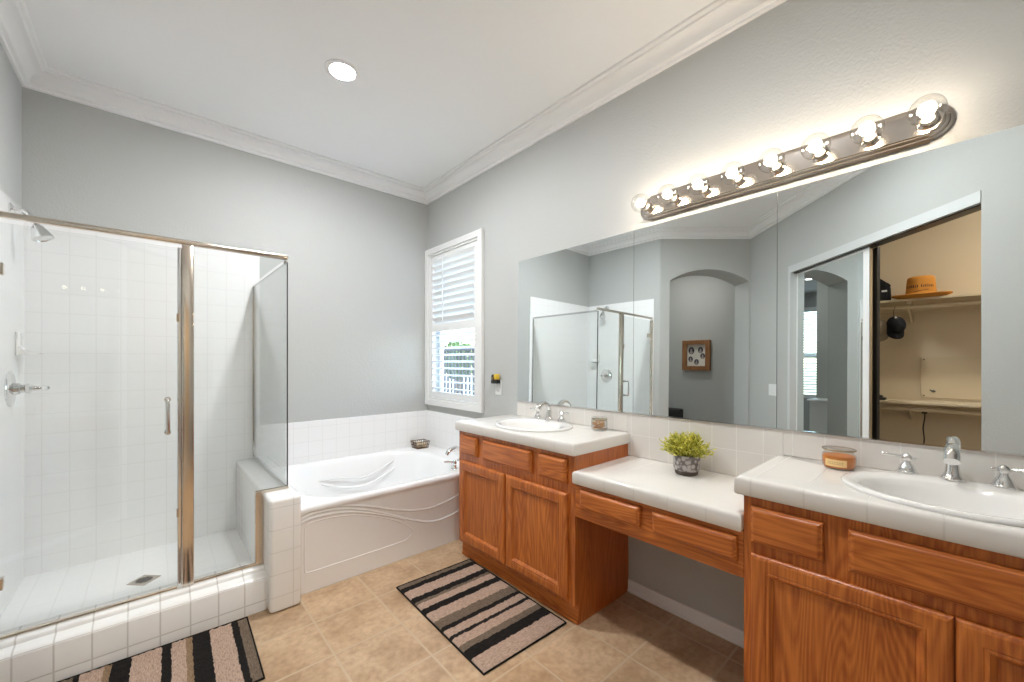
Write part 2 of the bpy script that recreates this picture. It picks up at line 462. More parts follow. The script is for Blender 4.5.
def ell(cx, cy, z, rx, ry, n=64, p=2.0):
    out = []
    for i in range(n):
        a = 2 * PI * i / n; c_, s_ = math.cos(a), math.sin(a)
        out.append(Vector((cx + rx * math.copysign(abs(c_) ** (2 / p), c_), cy + ry * math.copysign(abs(s_) ** (2 / p), s_), z)))
    return out

# ================================================================== THE SETTING
struct('floor', prism(bmesh.new(), [(L - .02, B + .05), (L - .02, 2.2), (-1.19, 1.505), (0.417 - .6, -0.065 + .6), (1.83, -1.478), (W + .05, -1.478), (W + .05, B + .05)], -0.05, 0.0), M['floor'])
struct('floor_closet', prism(bmesh.new(), [(-0.19, 0.532), (-1.17, 1.5), (-1.17, -1.7), (1.83, -1.7), (1.83, -1.482)], -0.05, -0.001), M['carpet'])
struct('floor_bedroom', prism(bmesh.new(), [(-2.4, .3), (-1.2, .3), (-1.2, 1.52), (-.52, 2.2), (-.52, 3.25), (.5, 3.25), (.5, 6.2), (-2.4, 6.2)], -0.05, -0.002), M['carpet'])
struct('ceiling', BX(-2.45, -1.8, H, 2.05, 6.3, H + .06), M['ceil'])

# window wall
WY0, WY1, WZ0, WZ1 = 2.40, 3.145, 0.86, 2.10
bm = bmesh.new()
box(bm, W, -1.8, 0, W + .14, WY0, H); box(bm, W, WY1, 0, W + .14, B + .14, H)
box(bm, W, WY0, 0, W + .14, WY1, WZ0); box(bm, W, WY0, WZ1, W + .14, WY1, H)
struct('wall_right', bm, M['paint'])
struct('wall_back', BX(L - .14, B, 0, W, B + .12, H), M['paint'])
bm = bmesh.new()
prism(bm, [(L, 2.2 + .012), (L, B), (L - .14, B), (L - .14, 2.2 + .04), (L - .03, 2.2 - .02), (L - .010, 2.2 - .008), (L - .002, 2.2 + .003)], 0, H)
struct('wall_left', bm, M['paint'], True)

# wall with the arched opening, turned 45 degrees
S0, S1, ZS, ZA, AT = 0.017, 0.852, 2.112, 2.236, 0.30
def arch_poly():
    pts = [(-.02, 0), (S0, 0), (S0, ZS)]
    w = S1 - S0; rise = ZA - ZS; R = (w * w / 4 + rise * rise) / (2 * rise); cz = ZA - R; cs = (S0 + S1) / 2
    a0 = math.asin(w / 2 / R)
    for i in range(1, 20):
        a = -a0 + 2 * a0 * i / 20
        pts.append((cs + R * math.sin(a), cz + R * math.cos(a)))
    pts += [(S1, ZS), (S1, 0), (.945, 0), (.945, H), (-.02, H)]
    return pts
bm = bmesh.new()
fr, bk = [], []
for s_, z_ in arch_poly():
    p = I1 + E1 * s_; q = p + NO * AT
    fr.append(bm.verts.new((p.x, p.y, z_))); bk.append(bm.verts.new((q.x, q.y, z_)))
bm.faces.new(fr); bm.faces.new(bk[::-1])
for i in range(len(fr)):
    j = (i + 1) % len(fr); bm.faces.new((fr[i], fr[j], bk[j], bk[i]))
struct('wall_arch', bm, M['paint'], True, angle=30)

# wall with the sliding mirror doors, turned 45 degrees the other way
T0, T1, TE, HZ, CT = 0.685, 2.247, 4.25, 2.100, 0.10
bm = bmesh.new()
def tp(t): return I1 + E2 * t
def wseg(bm, t0, t1, z0, z1, th=CT, off=0.0):
    a, b = tp(t0) + NC * off, tp(t1) + NC * off
    return prism(bm, [(a.x, a.y), (b.x, b.y), (b.x + NC.x * th, b.y + NC.y * th), (a.x + NC.x * th, a.y + NC.y * th)], z0, z1)
wseg(bm, -.02, T0 - .0305, 0, H); wseg(bm, T0 - .0305, T0, HZ, H); wseg(bm, T1, TE - .02, 0, H); wseg(bm, T0, T1, HZ, H)
struct('wall_closet', bm, M['paint'])
struct('wall_closet_back', BX(-0.95, -1.7, 0, -0.85, 1.03, H), M['beige'])
struct('wall_closet_side', BX(-0.95, -1.8, 0, W, -1.7, H), M['beige'])
struct('wall_hall', BX(-2.3, .3, 0, -2.2, 6.1, H), M['paint'])
struct('wall_hall_end', BX(-2.2, .3, 0, -0.95, .4, H), M['paint'])
bm = bmesh.new()
box(bm, -2.2, 6.0, 0, -2.05, 6.12, H); box(bm, -1.25, 6.0, 0, .5, 6.12, H); box(bm, -2.05, 6.0, 0, -1.25, 6.12, .7); box(bm, -2.05, 6.0, 2.32, -1.25, 6.12, H)
struct('wall_bedroom', bm, M['paint'])
struct('wall_bedroom_side', BX(.4, B + .12, 0, .5, 6.0, H), M['paint'])
struct('wall_bedroom_partition', BX(-1.13, 3.42, 0, L - .14, 3.54, H), M['paint'])
bm = BX(-1.10, 2.98, 0, L - .145, 3.42, .765); box(bm, -1.125, 2.95, .765, L - .145, 3.42, .79, .006)
struct('wall_bedroom_ledge', bm, M['trim'])

# crown moulding round the bathroom
def sweep_loop(path, prof, closed=True):
    bm = bmesh.new(); n = len(path); rings = []
    for i in range(n):
        a, b, c = Vector(path[i - 1]), Vector(path[i]), Vector(path[(i + 1) % n])
        d0, d1 = (b - a).normalized(), (c - b).normalized()
        n0, n1 = Vector((-d0.y, d0.x)), Vector((-d1.y, d1.x))
        if not closed and i == 0: n0 = n1
        if not closed and i == n - 1: n1 = n0
        m_ = (n0 + n1); m_ /= max(1e-6, m_.dot(n0))
        rings.append([(b.x + m_.x * p, b.y + m_.y * p, z) for p, z in prof])
    if closed: rings.append(rings[0])
    loft(bm, rings)
    bmesh.ops.remove_doubles(bm, verts=bm.verts[:], dist=1e-5)
    return bm
prof = [(0, 2.566), (.010, 2.566), (.014, 2.569), (.014, 2.579), (.020, 2.583), (.025, 2.584), (.030, 2.588)]
for i in range(1, 9):
    a = PI / 2 * i / 9
    prof.append((.030 + .045 * (1 - math.cos(a)), 2.588 + .045 * math.sin(a)))
prof += [(.078, 2.633), (.082, 2.636), (.083, 2.643), (.090, 2.646), (.097, 2.648), (.099, 2.652), (.099, H), (0, H)]
path = [(W, -1.478), (W, B), (L, B), (L, 2.215), (L - .012, 2.188), (I1.x, I1.y)]
struct('trim_1', sweep_loop(path, prof), M['trim'], True, angle=25)

# skirting seen in the knee space and beside the tub
bm = bmesh.new()
box(bm, W - .012, .462, 0, W, 1.138, .064, .003); box(bm, W - .017, .462, 0, W, 1.138, .018, .004)
struct('baseboard_right', bm, M['trim'])

# shower and tub tiling
bm = BX(L, 2.263, 0, L + .009, B, 1.918, .003)
struct('wall_shower_left', bm, M['shower_tile'])
bm = BX(L, B - .009, 0, .5375, B, 1.918, .003)
struct('wall_shower_back', bm, M['shower_tile'])
bm = BX(.5375, B - .010, .3, W, B, .742, .003); box(bm, W - .010, 2.17, .3, W, B, .742, .003)
struct('wall_tub_surround', bm, M['shower_tile'])
struct('floor_shower', BX(L, 2.34, 0, .402, B, .085), M['pan'])
bm = bmesh.new()
yz = [(2.2, 0), (2.2, .143), (2.203, .151), (2.210, .157), (2.222, .160), (2.243, .163), (2.249, .166), (2.251, .178), (2.256, .183), (2.266, .186), (2.345, .188), (2.352, .18), (2.352, 0)]
loft(bm, [[(x, y, z) for y, z in yz] for x in (L, .402)], True, True)
struct('trim_shower_curb', bm, M['curb_tile'], True)
bm = BX(.402, 2.132, 0, .538, B, .532, .018, 4)
struct('wall_pony', bm, M['pony_tile'], True)

# window 1: casing, sash, glass
w1 = struct_empty('window_1', (W, 2.77, 1.48))
bm = bmesh.new()
CY0, CY1, CZ0, CZ1 = 2.342, B - .002, .797, 2.152
cw = .058
def casing(bm, y0, y1, z0, z1, w, x0, x1, bev=.005):
    box(bm, x0, y0, z0, x1, y0 + w, z1, bev); box(bm, x0, y1 - w, z0, x1, y1, z1, bev)
    box(bm, x0, y0 + w * .9, z1 - w, x1, y1 - w * .9, z1, bev); box(bm, x0, y0 + w * .9, z0, x1, y1 - w * .9, z0 + w, bev)
casing(bm, CY0, CY1, CZ0, CZ1, .05, W - .030, W)
casing(bm, CY0 + .05, CY1 - .05, CZ0 + .05, CZ1 - .05, .018, W - .018, W + .02)
obj('window_frame', bm, M['shutter'], w1)
bm = bmesh.new(); casing(bm, WY0, WY1, WZ0, WZ1, .035, W + .10, W + .135, .003); box(bm, W + .10, WY0, 1.45, W + .135, WY1, 1.49, .003)
obj('sash', bm, M['plastic'], w1)
obj('glass_pane', BX(W + .115, WY0 + .03, WZ0 + .03, W + .121, WY1 - .03, WZ1 - .03), M['pane'], w1)

# window 2 in the bedroom, with its white blind
w2 = struct_empty('window_2', (-1.65, 6.0, 1.5))
bm = bmesh.new()
box(bm, -2.1, 5.975, .64, -2.03, 6.0, 2.38); box(bm, -1.27, 5.975, .64, -1.2, 6.0, 2.38); box(bm, -2.1, 5.975, 2.31, -1.2, 6.0, 2.38); box(bm, -2.1, 5.975, .64, -1.2, 6.0, .71)
box(bm, -2.05, 6.03, 1.42, -1.25, 6.06, 1.49)
obj('window_frame', bm, M['trim'], w2)
obj('glass_pane', BX(-2.05, 6.07, .7, -1.25, 6.076, 2.32), M['pane'], w2)
bm = bmesh.new()
for i in range(32):
    z = .74 + i * .05
    v = [bm.verts.new(p) for p in ((-2.04, 5.995, z), (-1.26, 5.995, z), (-1.26, 6.025, z + .026), (-2.04, 6.025, z + .026))]
    bm.faces.new(v)
bl = obj('blind_slats', bm, M['shutter'], w2)
sm = bl.modifiers.new('thick', 'SOLIDIFY'); sm.thickness = .002

# sliding mirror doors of the closet
def closet_door(name, t0, t1, off, frame_mat, edge_mat, skew):
    root = struct_empty(name, (tp(t0).x, tp(t0).y, 0))
    th = .018; fw = .060
    def wseg(bm, a0, a1, z0, z1, th, o):      # the panel hangs a little askew in its track
        f = lambda t: o + skew * (t1 - t) / (t1 - t0)
        a, b = tp(a0) + NC * f(a0), tp(a1) + NC * f(a1)
        return prism(bm, [(a.x, a.y), (b.x, b.y), (b.x + NC.x * th, b.y + NC.y * th), (a.x + NC.x * th, a.y + NC.y * th)], z0, z1)
    bm = bmesh.new()
    wseg(bm, t0, t0 + .006, .02, 2.028, th, off); wseg(bm, t1 - fw, t1 - .006, .02, 2.028, th, off)
    wseg(bm, t0 + .006, t1 - fw, 2.016, 2.028, th, off); wseg(bm, t0 + .006, t1 - fw, .02, .05, th, off)
    obj('door_frame', bm, frame_mat, root)
    bm = bmesh.new(); wseg(bm, t1 - .006, t1, .02, 2.028, th, off); obj('door_edge', bm, edge_mat, root)
    bm = bmesh.new(); wseg(bm, t0 + .006, t1 - fw, .05, 2.016, .006, off + .004); obj('mirror_panel', bm, M['mirror'], root)
    return root
closet_door('door_1', T0 + .004, 1.501, .040, M['trim'], M['nickel'], .012)
closet_door('door_2', T0 + .004, 1.501, .090, M['bronze'], M['dark_metal'], 0)
bm = bmesh.new()
wseg(bm, T0 - .03, T0 + .0035, 0, HZ, .10, -.004); wseg(bm, T0 + .0035, T1, HZ - .062, HZ, .10, -.004)
struct('trim_closet_frame', bm, M['track_white'])
bm = bmesh.new(); wseg(bm, T0 + .004, T1, HZ - .070, HZ - .0625, .07, .02)
struct('trim_closet_track', bm, M['dark_metal'])

# ================================================================== BATHTUB
tub = thing('bathtub', 'white alcove bathtub with wave-embossed apron between pony wall and window', 'bathtub', (1.18, 2.69, 0))
TX0, TX1, TY0, TY1, TZ = .5385, W - .0105, 2.199, B - .0105, .443
def rrect(x0, x1, y0, y1, z, r, n=64):
    cx, cy = (x0 + x1) / 2, (y0 + y1) / 2; out = []
    hx, hy = (x1 - x0) / 2 - r, (y1 - y0) / 2 - r
    k = n // 4
    for qd, (sx, sy) in enumerate(((1, 1), (-1, 1), (-1, -1), (1, -1))):
        for i in range(k):
            a = PI / 2 * (qd + i / (k - 1))
            out.append(Vector((cx + sx * hx + r * math.cos(a), cy + sy * hy + r * math.sin(a), z)))
    return out
bm = bmesh.new()
rings = [rrect(TX0, TX1, TY0 + .012, TY1, .412, .004), rrect(TX0, TX1, TY0 + .001, TY1, .4145, .012), rrect(TX0, TX1, TY0, TY1, .428, .014), rrect(TX0, TX1, TY0 + .004, TY1, .438, .014), rrect(TX0, TX1, TY0 + .014, TY1, TZ, .014)]
bx0, bx1, by0, by1 = .60, 1.645, TY0 + .052, TY1 - .05
def basin(dx0, dx1, d, z, r): return rrect(bx0 + dx0, bx1 - dx1, by0 + d, by1 - d, z, r)
rings += [basin(-.012, -.012, -.012, TZ, .34), basin(0, 0, 0, TZ - .006, .33), basin(.02, .008, .012, TZ - .03, .32), basin(.07, .02, .035, .36, .30), basin(.15, .04, .06, .24, .27), basin(.23, .07, .085, .12, .18), basin(.28, .12, .12, .075, .15), basin(.36, .2, .2, .065, .11)]
loft(bm, rings, False, True)
obj('tub_shell', bm, M['acrylic'], tub, True, 50)
obj('apron', BX(TX0, 2.212, 0, TX1, 2.24, .418, .004), M['acrylic'], tub)
W1 = [(.541, .398), (.56, .404), (.599, .414), (.664, .414), (.749, .405), (.839, .384), (.934, .353), (1.035, .315), (1.142, .282), (1.232, .266), (1.303, .262), (1.401, .272), (1.492, .295), (1.62, .335)]
W2 = [(.541, .378), (.56, .386), (.599, .396), (.664, .397), (.749, .388), (.839, .365), (.934, .328), (1.035, .281), (1.12, .240), (1.209, .202), (1.279, .178), (1.376, .170), (1.492, .189), (1.62, .23)]
W3 = [(.541, .36), (.563, .366), (.607, .375), (.681, .375), (.767, .366), (.858, .343), (.954, .308), (1.035, .275), (1.12, .235)]
for wv in (W1, W2, W3):
    bm = bmesh.new(); tube(bm, spline([(x, 2.2125, z) for x, z in wv], 5), .0075, 8)
    obj('wave_ridge', bm, M['acrylic'], tub, True)
AP = [(.571, .334), (.571, .13), (.579, .113), (.599, .104), (.821, .104), (1.098, .108), (1.148, .123), (1.168, .148), (1.16, .17), (1.12, .203), (1.056, .246), (.954, .292), (.839, .331), (.749, .350), (.664, .356), (.599, .352), (.571, .334)]
bm = bmesh.new(); tube(bm, spline([(x, 2.2125, z) for x, z in AP], 5), .0035, 6, False)
obj('access_panel_outline', bm, M['acrylic'], tub, True)
for zz, r in ((.30, .012), (.24, .012)):      # the swooping arm-rest ridges inside the basin
    pts = spline([(.84, by1 - .050, .33), (1.0, by1 - .054, zz + .02), (1.2, by1 - .06, zz - .005), (1.36, by1 - .055, zz + .04), (1.44, by1 - .062, zz + .08)], 6)
    bm = bmesh.new(); tube(bm, [(p.x, p.y + (.36 - p.z) * -.22, p.z) for p in pts], .007, 8)
    obj('inner_ridge', bm, M['acrylic'], tub, True)
bm = lathe(bmesh.new(), [(.03, 0), (.03, .004), (.02, .007)], (1.3, 2.69, .064), n=24); obj('drain', bm, M['chrome'], tub, True)

tf = thing('tub_faucet', 'chrome tub filler with lever handle on the tub deck', 'faucet', (1.70, 2.45, TZ))
bm = bmesh.new(); lathe(bm, [(.030, 0), (.030, .006), (.022, .012), (.017, .03), (.017, .05)], (1.70, 2.47, TZ))
tube(bm, spline([(1.70, 2.47, TZ + .04), (1.695, 2.47, TZ + .082), (1.655, 2.47, TZ + .098), (1.605, 2.47, TZ + .088), (1.575, 2.47, TZ + .060)], 6), [.016] * 12 + [.018] * 10 + [.017] * 3, 14)
obj('spout', bm, M['chrome'], tf, True)
bm = bmesh.new(); lathe(bm, [(.027, 0), (.027, .006), (.018, .014), (.013, .03), (.017, .036), (.017, .046), (.010, .055), (.006, .062)], (1.530, 2.300, TZ))
tube(bm, [(1.540, 2.297, TZ + .044), (1.52, 2.303, TZ + .048), (1.485, 2.315, TZ + .054), (1.46, 2.323, TZ + .056)], [.006, .007, .008, .006], 10)
obj('handle', bm, M['chrome'], tf, True)

# wire soap basket in the corner of the tub
bk_ = thing('soap_basket', 'small brown wire basket of soaps in the tub corner', 'basket', (1.69, 3.06, TZ))
bm = bmesh.new()
for z, s in ((TZ + .004, .050), (TZ + .03, .056), (TZ + .058, .062)):
    tube(bm, [(1.69 + s * sx, 3.06 + s * sy * .85, z) for sx, sy in ((-1, -1), (1, -1), (1, 1), (-1, 1), (-1, -1))], .0035, 6, False)
for i in range(7):
    k = -1 + 2 * i / 6
    for ex in ((k, -1), (k, 1), (-1, k), (1, k)):
        tube(bm, [(1.69 + .050 * ex[0], 3.06 + .0425 * ex[1], TZ + .004), (1.69 + .062 * ex[0], 3.06 + .0527 * ex[1], TZ + .058)], .0022, 5)
box(bm, 1.64, 3.018, TZ + .001, 1.74, 3.102, TZ + .005)
obj('wire_frame', bm, M['wire'], bk_)
so = [(1.668, 3.05, .2), (1.715, 3.05, -.35), (1.69, 3.085, .9)]
for (x, y, a), lab in zip(so, ('cream soap bar at the left of the wire soap basket', 'cream soap bar at the right of the wire soap basket', 'cream soap bar at the back of the wire soap basket')):
    bm = BX(-.020, -.014, 0, .020, .014, .045, .008, 3)
    bmesh.ops.rotate(bm, verts=bm.verts[:], cent=(0, 0, 0), matrix=Matrix.Rotation(a, 3, 'Z'))
    for v in bm.verts: v.co += Vector((x, y, TZ + .0055))
    tag(origin_to(obj('soap_bar', bm, M['soap'], None, True), (x, y, TZ + .0055)), lab, 'soap', 'soaps in the wire basket')

# ================================================================== SHOWER ENCLOSURE
se = thing('shower_enclosure', 'glass shower enclosure with metal header rail, post and swinging door', 'shower enclosure', (.0, 2.283, .188))
YG = 2.283
bm = bmesh.new(); box(bm, L + .010, YG - .012, 1.6905, .512, YG + .014, 1.712, .005, 3); obj('header_rail', bm, M['rail_metal'], se, True)
bm = bmesh.new(); box(bm, .094, YG - .018, .189, .1355, YG + .018, 1.6905, .004, 3); obj('post', bm, M['rail_metal'], se, True)
bm = bmesh.new(); box(bm, .079, YG - .010, .197, .0935, YG + .012, 1.674, .004, 3)
obj('strike_strip', bm, M['chrome'], se, True)
bm = bmesh.new()
box(bm, .1355, YG - .009, .189, .402, YG + .009, .199, .002)
box(bm, .368, YG - .012, .199, .4015, YG + .012, .545, .004)
box(bm, .369, YG - .010, .5325, .512, YG + .009, .5465, .002)
obj('panel_channel', bm, M['rail_metal'], se)
bm = bmesh.new()
pts = [(.1355, .199), (.368, .199), (.368, .5465), (.498, .5465), (.498, 1.6905), (.1355, 1.6905)]
loft(bm, [[(x, YG - .004, z) for x, z in pts], [(x, YG + .004, z) for x, z in pts]], True, True)
obj('fixed_panel', bm, M['shower_glass'], se)
obj('side_panel', BX(.498, YG - .004, .5465, .506, B - .014, 1.6865), M['shower_glass'], se)
bm = bmesh.new()
box(bm, .4955, YG + .017, 1.672, .5085, B - .010, 1.690, .002); box(bm, .4955, YG + .01, .533, .5085, B - .010, .5465, .002); box(bm, .493, B - .024, .5465, .511, B - .0095, 1.672, .002)
obj('side_channel', bm, M['chrome'], se)
obj('corner_strip', BX(.506, YG - .006, .5465, .5105, YG + .002, 1.679), M['dark_metal'], se)
dr = obj('door', BX(-.462, YG - .004, .206, .079, YG + .004, 1.672), M['shower_glass'], se)
for z in (.385, 1.508):
    bm = BX(-.472, YG - .013, z - .022, -.398, YG + .013, z + .022, .004); obj('hinge', bm, M['rail_metal'], dr)
bm = bmesh.new()
for s_ in (-1, 1):
    y0, y1 = YG + s_ * .004, YG + s_ * .047
    tube(bm, [(.047, y0, .872)] + spline([(.047, y1 - s_ * .012, .872), (.047, y1, .884), (.047, y1, 1.0), (.047, y1 - s_ * .012, 1.013)], 6) + [(.047, y0, 1.013)], .0075, 12)
    for z in (.872, 1.013): lathe(bm, [(.011, 0), (.011, .006)], (.047, y0, z), (0, s_, 0), 16)
obj('handle', bm, M['chrome'], dr, True)
bm = bmesh.new(); box(bm, -.474, YG - .010, .189, .079, YG + .010, .197, .002); obj('door_sill', bm, M['rail_metal'], se)
for z in (.518, 1.367): obj('door_clip', BX(.076, YG - .014, z - .018, .084, YG - .0102, z + .018, .001), M['nickel'], se)
obj('wall_jamb', BX(L + .0095, YG - .014, .189, L + .022, YG + .014, 1.679, .002), M['rail_metal'], se)

sh = thing('shower_fixture', 'chrome shower head on a short arm above the shower wall tile', 'shower head', (L + .009, 2.88, 1.87))
bm = bmesh.new(); lathe(bm, [(.028, 0), (.028, .004), (.016, .012)], (L + .009, 2.88, 1.87), (1, 0, 0), 24); obj('flange', bm, M['chrome'], sh, True)
bm = tube(bmesh.new(), spline([(L + .012, 2.88, 1.87), (L + .05, 2.88, 1.872), (L + .068, 2.88, 1.852), (L + .080, 2.88, 1.828)], 6), .0085, 12); obj('arm', bm, M['chrome'], sh, True)
bm = bmesh.new(); lathe(bm, [(.012, -.012), (.017, 0), (.017, .012), (.013, .018), (.022, .028), (.037, .075), (.038, .084), (.033, .086), (.030, .082)], (-.415, 2.88, 1.828), (.38, -.12, -.92), 32); obj('head', bm, M['chrome'], sh, True)

sv = thing('shower_valve', 'round chrome shower valve with lever on the white tile', 'shower valve', (L + .009, 2.872, 1.052))
bm = bmesh.new(); lathe(bm, [(.080, 0), (.080, .003), (.074, .009), (.045, .013), (.030, .016)], (L + .009, 2.872, 1.052), (1, 0, 0), 48); obj('escutcheon', bm, M['chrome'], sv, True)
bm = bmesh.new(); lathe(bm, [(.030, .012), (.026, .03), (.019, .034), (.018, .046), (.024, .05), (.024, .062), (.013, .07), (.009, .088), (.006, .094), (.010, .10), (.011, .116), (.006, .122)], (L + .009, 2.872, 1.052), (1, 0, 0), 28); obj('handle', bm, M['chrome'], sv, True)

sd = thing('soap_dish', 'white ceramic soap dish on the shower wall above the valve', 'soap dish', (L + .009, 3.02, 1.26))
obj('back_plate', BX(L + .009, 2.975, 1.205, L + .018, 3.065, 1.318, .004, 3), M['porcelain'], sd, True)
bm = bmesh.new()
rows = []
for x, z0, z1 in ((L + .016, 1.206, 1.255), (L + .03, 1.210, 1.232), (L + .05, 1.213, 1.224), (L + .075, 1.213, 1.220), (L + .088, 1.216, 1.224), (L + .092, 1.219, 1.223)):
    hw = .042 * (1 if x < L + .07 else .85)
    rows.append([(x, 3.02 - hw, z0), (x, 3.02 + hw, z0), (x, 3.02 + hw, z1), (x, 3.02 - hw, z1)])
loft(bm, rows, True, True); obj('tray', bm, M['porcelain'], sd, True, 60)

dn = thing('shower_drain', 'square metal drain in the shower floor', 'drain', (-.033, 2.716, .085))
bm = bmesh.new(); obox(bm, Vector((-.033, 2.716)), Vector((Q, Q)), Vector((-Q, Q)), .046, .046, .085, .088, .001)
obj('drain_plate', bm, M['nickel'], dn)
bm = bmesh.new()
for i in range(-3, 4):
    hl = math.sqrt(max(0, .032 ** 2 - (i * .009) ** 2))
    obox(bm, Vector((-.033, 2.716)) + Vector((Q, Q)) * i * .009, Vector((Q, Q)), Vector((-Q, Q)), .0024, hl, .088, .0886)
obj('drain_slots', bm, M['black'], dn)

# ================================================================== VANITIES
XF, XT, DT = 1.392, 1.415, .019
def ring_rect(y0, y1, z0, z1, ins, x): return [(x, y0 + ins, z0 + ins), (x, y1 - ins, z0 + ins), (x, y1 - ins, z1 - ins), (x, y0 + ins, z1 - ins)]
def panel_door(root, y0, y1, z0, z1):
    bm = bmesh.new()
    loft(bm, [ring_rect(y0, y1, z0, z1, i, XF - d) for i, d in ((.0, .0003), (0, .012), (.003, .0155), (.008, .018), (.011, .019), (.040, .019), (.043, .017), (.045, .0185), (.050, .0185), (.056, .013), (.060, .009), (.062, .007))], True, False)
    d = obj('door', bm, M['oak_z'], root)
    bm = bmesh.new()
    loft(bm, [ring_rect(y0, y1, z0, z1, i, XF - d_) for i, d_ in ((.0615, .006), (.0615, .0075), (.064, .0085))], True, True)
    obj('panel', bm, M['oak_z'], d)
def drawer(root, y0, y1, z0, z1, name='drawer'):
    bm = bmesh.new()
    loft(bm, [ring_rect(y0, y1, z0, z1, i, XF - d) for i, d in ((.0, .0003), (0, .010), (.002, .013), (.006, .0145), (.008, .0165), (.013, .019))], True, True)
    obj(name, bm, M['oak_y'], root)

def vanity(y0, y1, label, doors, drawers, dz, wz):
    root = thing('bathroom_vanity', label, 'vanity cabinet', (1.6, (y0 + y1) / 2, 0))
    bm = bmesh.new()
    box(bm, XF + .018, y0, .088, W - .001, y0 + .016, .7595); box(bm, XF + .018, y1 - .016, .088, W - .001, y1, .7595)
    box(bm, XF + .018, y0 + .016, .088, W - .001, y1 - .016, .104); box(bm, W - .008, y0 + .016, .104, W - .001, y1 - .016, .7595)
    box(bm, XT + .002, y0, 0, W - .001, y0 + .016, .0885); box(bm, XT + .002, y1 - .016, 0, W - .001, y1, .0885)
    obj('carcass', bm, M['oak_side'], root)
    bm = bmesh.new(); box(bm, XT, y0 + .0005, 0, XT + .014, y1 - .0005, .089); obj('toe_kick', bm, M['oak_y'], root)
    bm = bmesh.new(); box(bm, XF, y0 - .0012, .088, XF + .0185, y1 + .0012, .7597, .001, 1); obj('face_frame', bm, M['oak_z'], root)
    for a, b in doors: panel_door(root, a, b, *dz)
    for a, b in drawers: drawer(root, a, b, *wz)
    bm = bmesh.new(); box(bm, XT - .006, y0 + .002, 0, XT, y1, .014, .003); obj('toe_moulding', bm, M['oak_y'], root)
    return root
vanity(1.1410, 2.040, 'oak vanity with two panelled doors between the bathtub and the knee space',
       [(1.606, 2.012), (1.1765, 1.593)], [(1.846, 2.010), (1.404, 1.792), (1.181, 1.355)], (.107, .583), (.626, .736))
vanity(-.448, .4585, 'oak vanity right of the knee space, under the sink beside the amber candle jar',
       [(.0135, .436), (-.413, .0095)], [(.256, .437), (-.18, .2026), (-.414, -.233)], (.107, .585), (.619, .730))

mk = thing('makeup_desk', 'oak make-up desk apron with two drawers bridging the two vanities', 'desk', (1.6, .80, .49))
bm = bmesh.new(); box(bm, XF, .4602, .492, XF + .019, 1.1393, .6405, .001, 1); obj('apron_board', bm, M['oak_y'], mk)
bm = bmesh.new(); box(bm, XF + .019, .4602, .545, W - .001, .476, .6405); box(bm, XF + .019, 1.124, .545, W - .001, 1.1393, .6405); box(bm, XF + .019, .476, .545, W - .001, 1.124, .555)
obj('drawer_box', bm, M['oak_side'], mk)
drawer(mk, .817, 1.106, .541, .6225); drawer(mk, .476, .7663, .541, .6215)

def counter(name, label, x0, y0, y1, ztop, th, hole=None):
    """tiled worktop with a rounded front lip; hole = ellipse (cx, cy, rx, ry)"""
    bm = bmesh.new(); x1 = W - .0005
    def rect(ins, z, angs, c):
        out = []
        for a in angs:
            dx, dy = math.cos(a), math.sin(a); t = 1e9
            X0, X1, Y0, Y1 = x0 + ins, x1, y0 + ins, y1 - ins
            if dx > 1e-9: t = min(t, (X1 - c[0]) / dx)
            if dx < -1e-9: t = min(t, (X0 - c[0]) / dx)
            if dy > 1e-9: t = min(t, (Y1 - c[1]) / dy)
            if dy < -1e-9: t = min(t, (Y0 - c[1]) / dy)
            out.append((c[0] + dx * t, c[1] + dy * t, z))
        return out
    c = (hole[0], hole[1]) if hole else ((x0 + x1) / 2, (y0 + y1) / 2)
    angs = [2 * PI * i / 64 for i in range(64)] + [math.atan2(y - c[1], x - c[0]) % (2 * PI) for x in (x0, x1) for y in (y0, y1)]
    angs = sorted(angs)
    rings = []
    if hole:
        def el(z): 
            o = []
            for a in angs:
                r = 1 / math.sqrt((math.cos(a) / hole[2]) ** 2 + (math.sin(a) / hole[3]) ** 2)
                o.append((c[0] + r * math.cos(a), c[1] + r * math.sin(a), z))
            return o
        rings += [el(ztop - th + .004), el(ztop)]
    rings += [rect(.014, ztop, angs, c), rect(.006, ztop - .0015, angs, c), rect(.0015, ztop - .006, angs, c), rect(0, ztop - .013, angs, c), rect(0, ztop - th + .006, angs, c), rect(.003, ztop - th + .001, angs, c), rect(.008, ztop - th, angs, c)]
    if hole: rings.append(rings[0])
    loft(bm, rings, not hole, not hole)
    bmesh.ops.remove_doubles(bm, verts=bm.verts[:], dist=1e-6)
    o = obj(name, bm, M['counter_tile'], None, True, 45)
    return tag(o, label, 'countertop')
SKL = (1.590, 1.605); SKR = (1.590, .0115)
counter('countertop', 'white tiled countertop holding the sink nearer the window', 1.369, 1.1256, 2.052, ZC, .056, (*SKL, .165, .210))
counter('countertop', 'white tiled countertop holding the sink beside the amber candle', 1.369, -.457, .4798, ZC, .056, (*SKR, .165, .215))
counter('makeup_countertop', 'lower white tiled make-up counter with the potted plant on it', 1.371, .4600, 1.1395, ZM, .056)

bm = bmesh.new()
box(bm, W - .010, 1.1400, ZC + .0005, W - .0003, 1.977, .914, .003); box(bm, W - .010, .4595, ZM + .0005, W - .0003, 1.1400, .914, .003); box(bm, W - .010, -.457, ZC + .0005, W - .0003, .4595, .914, .003)
struct('trim_backsplash', bm, M['splash_tile'])

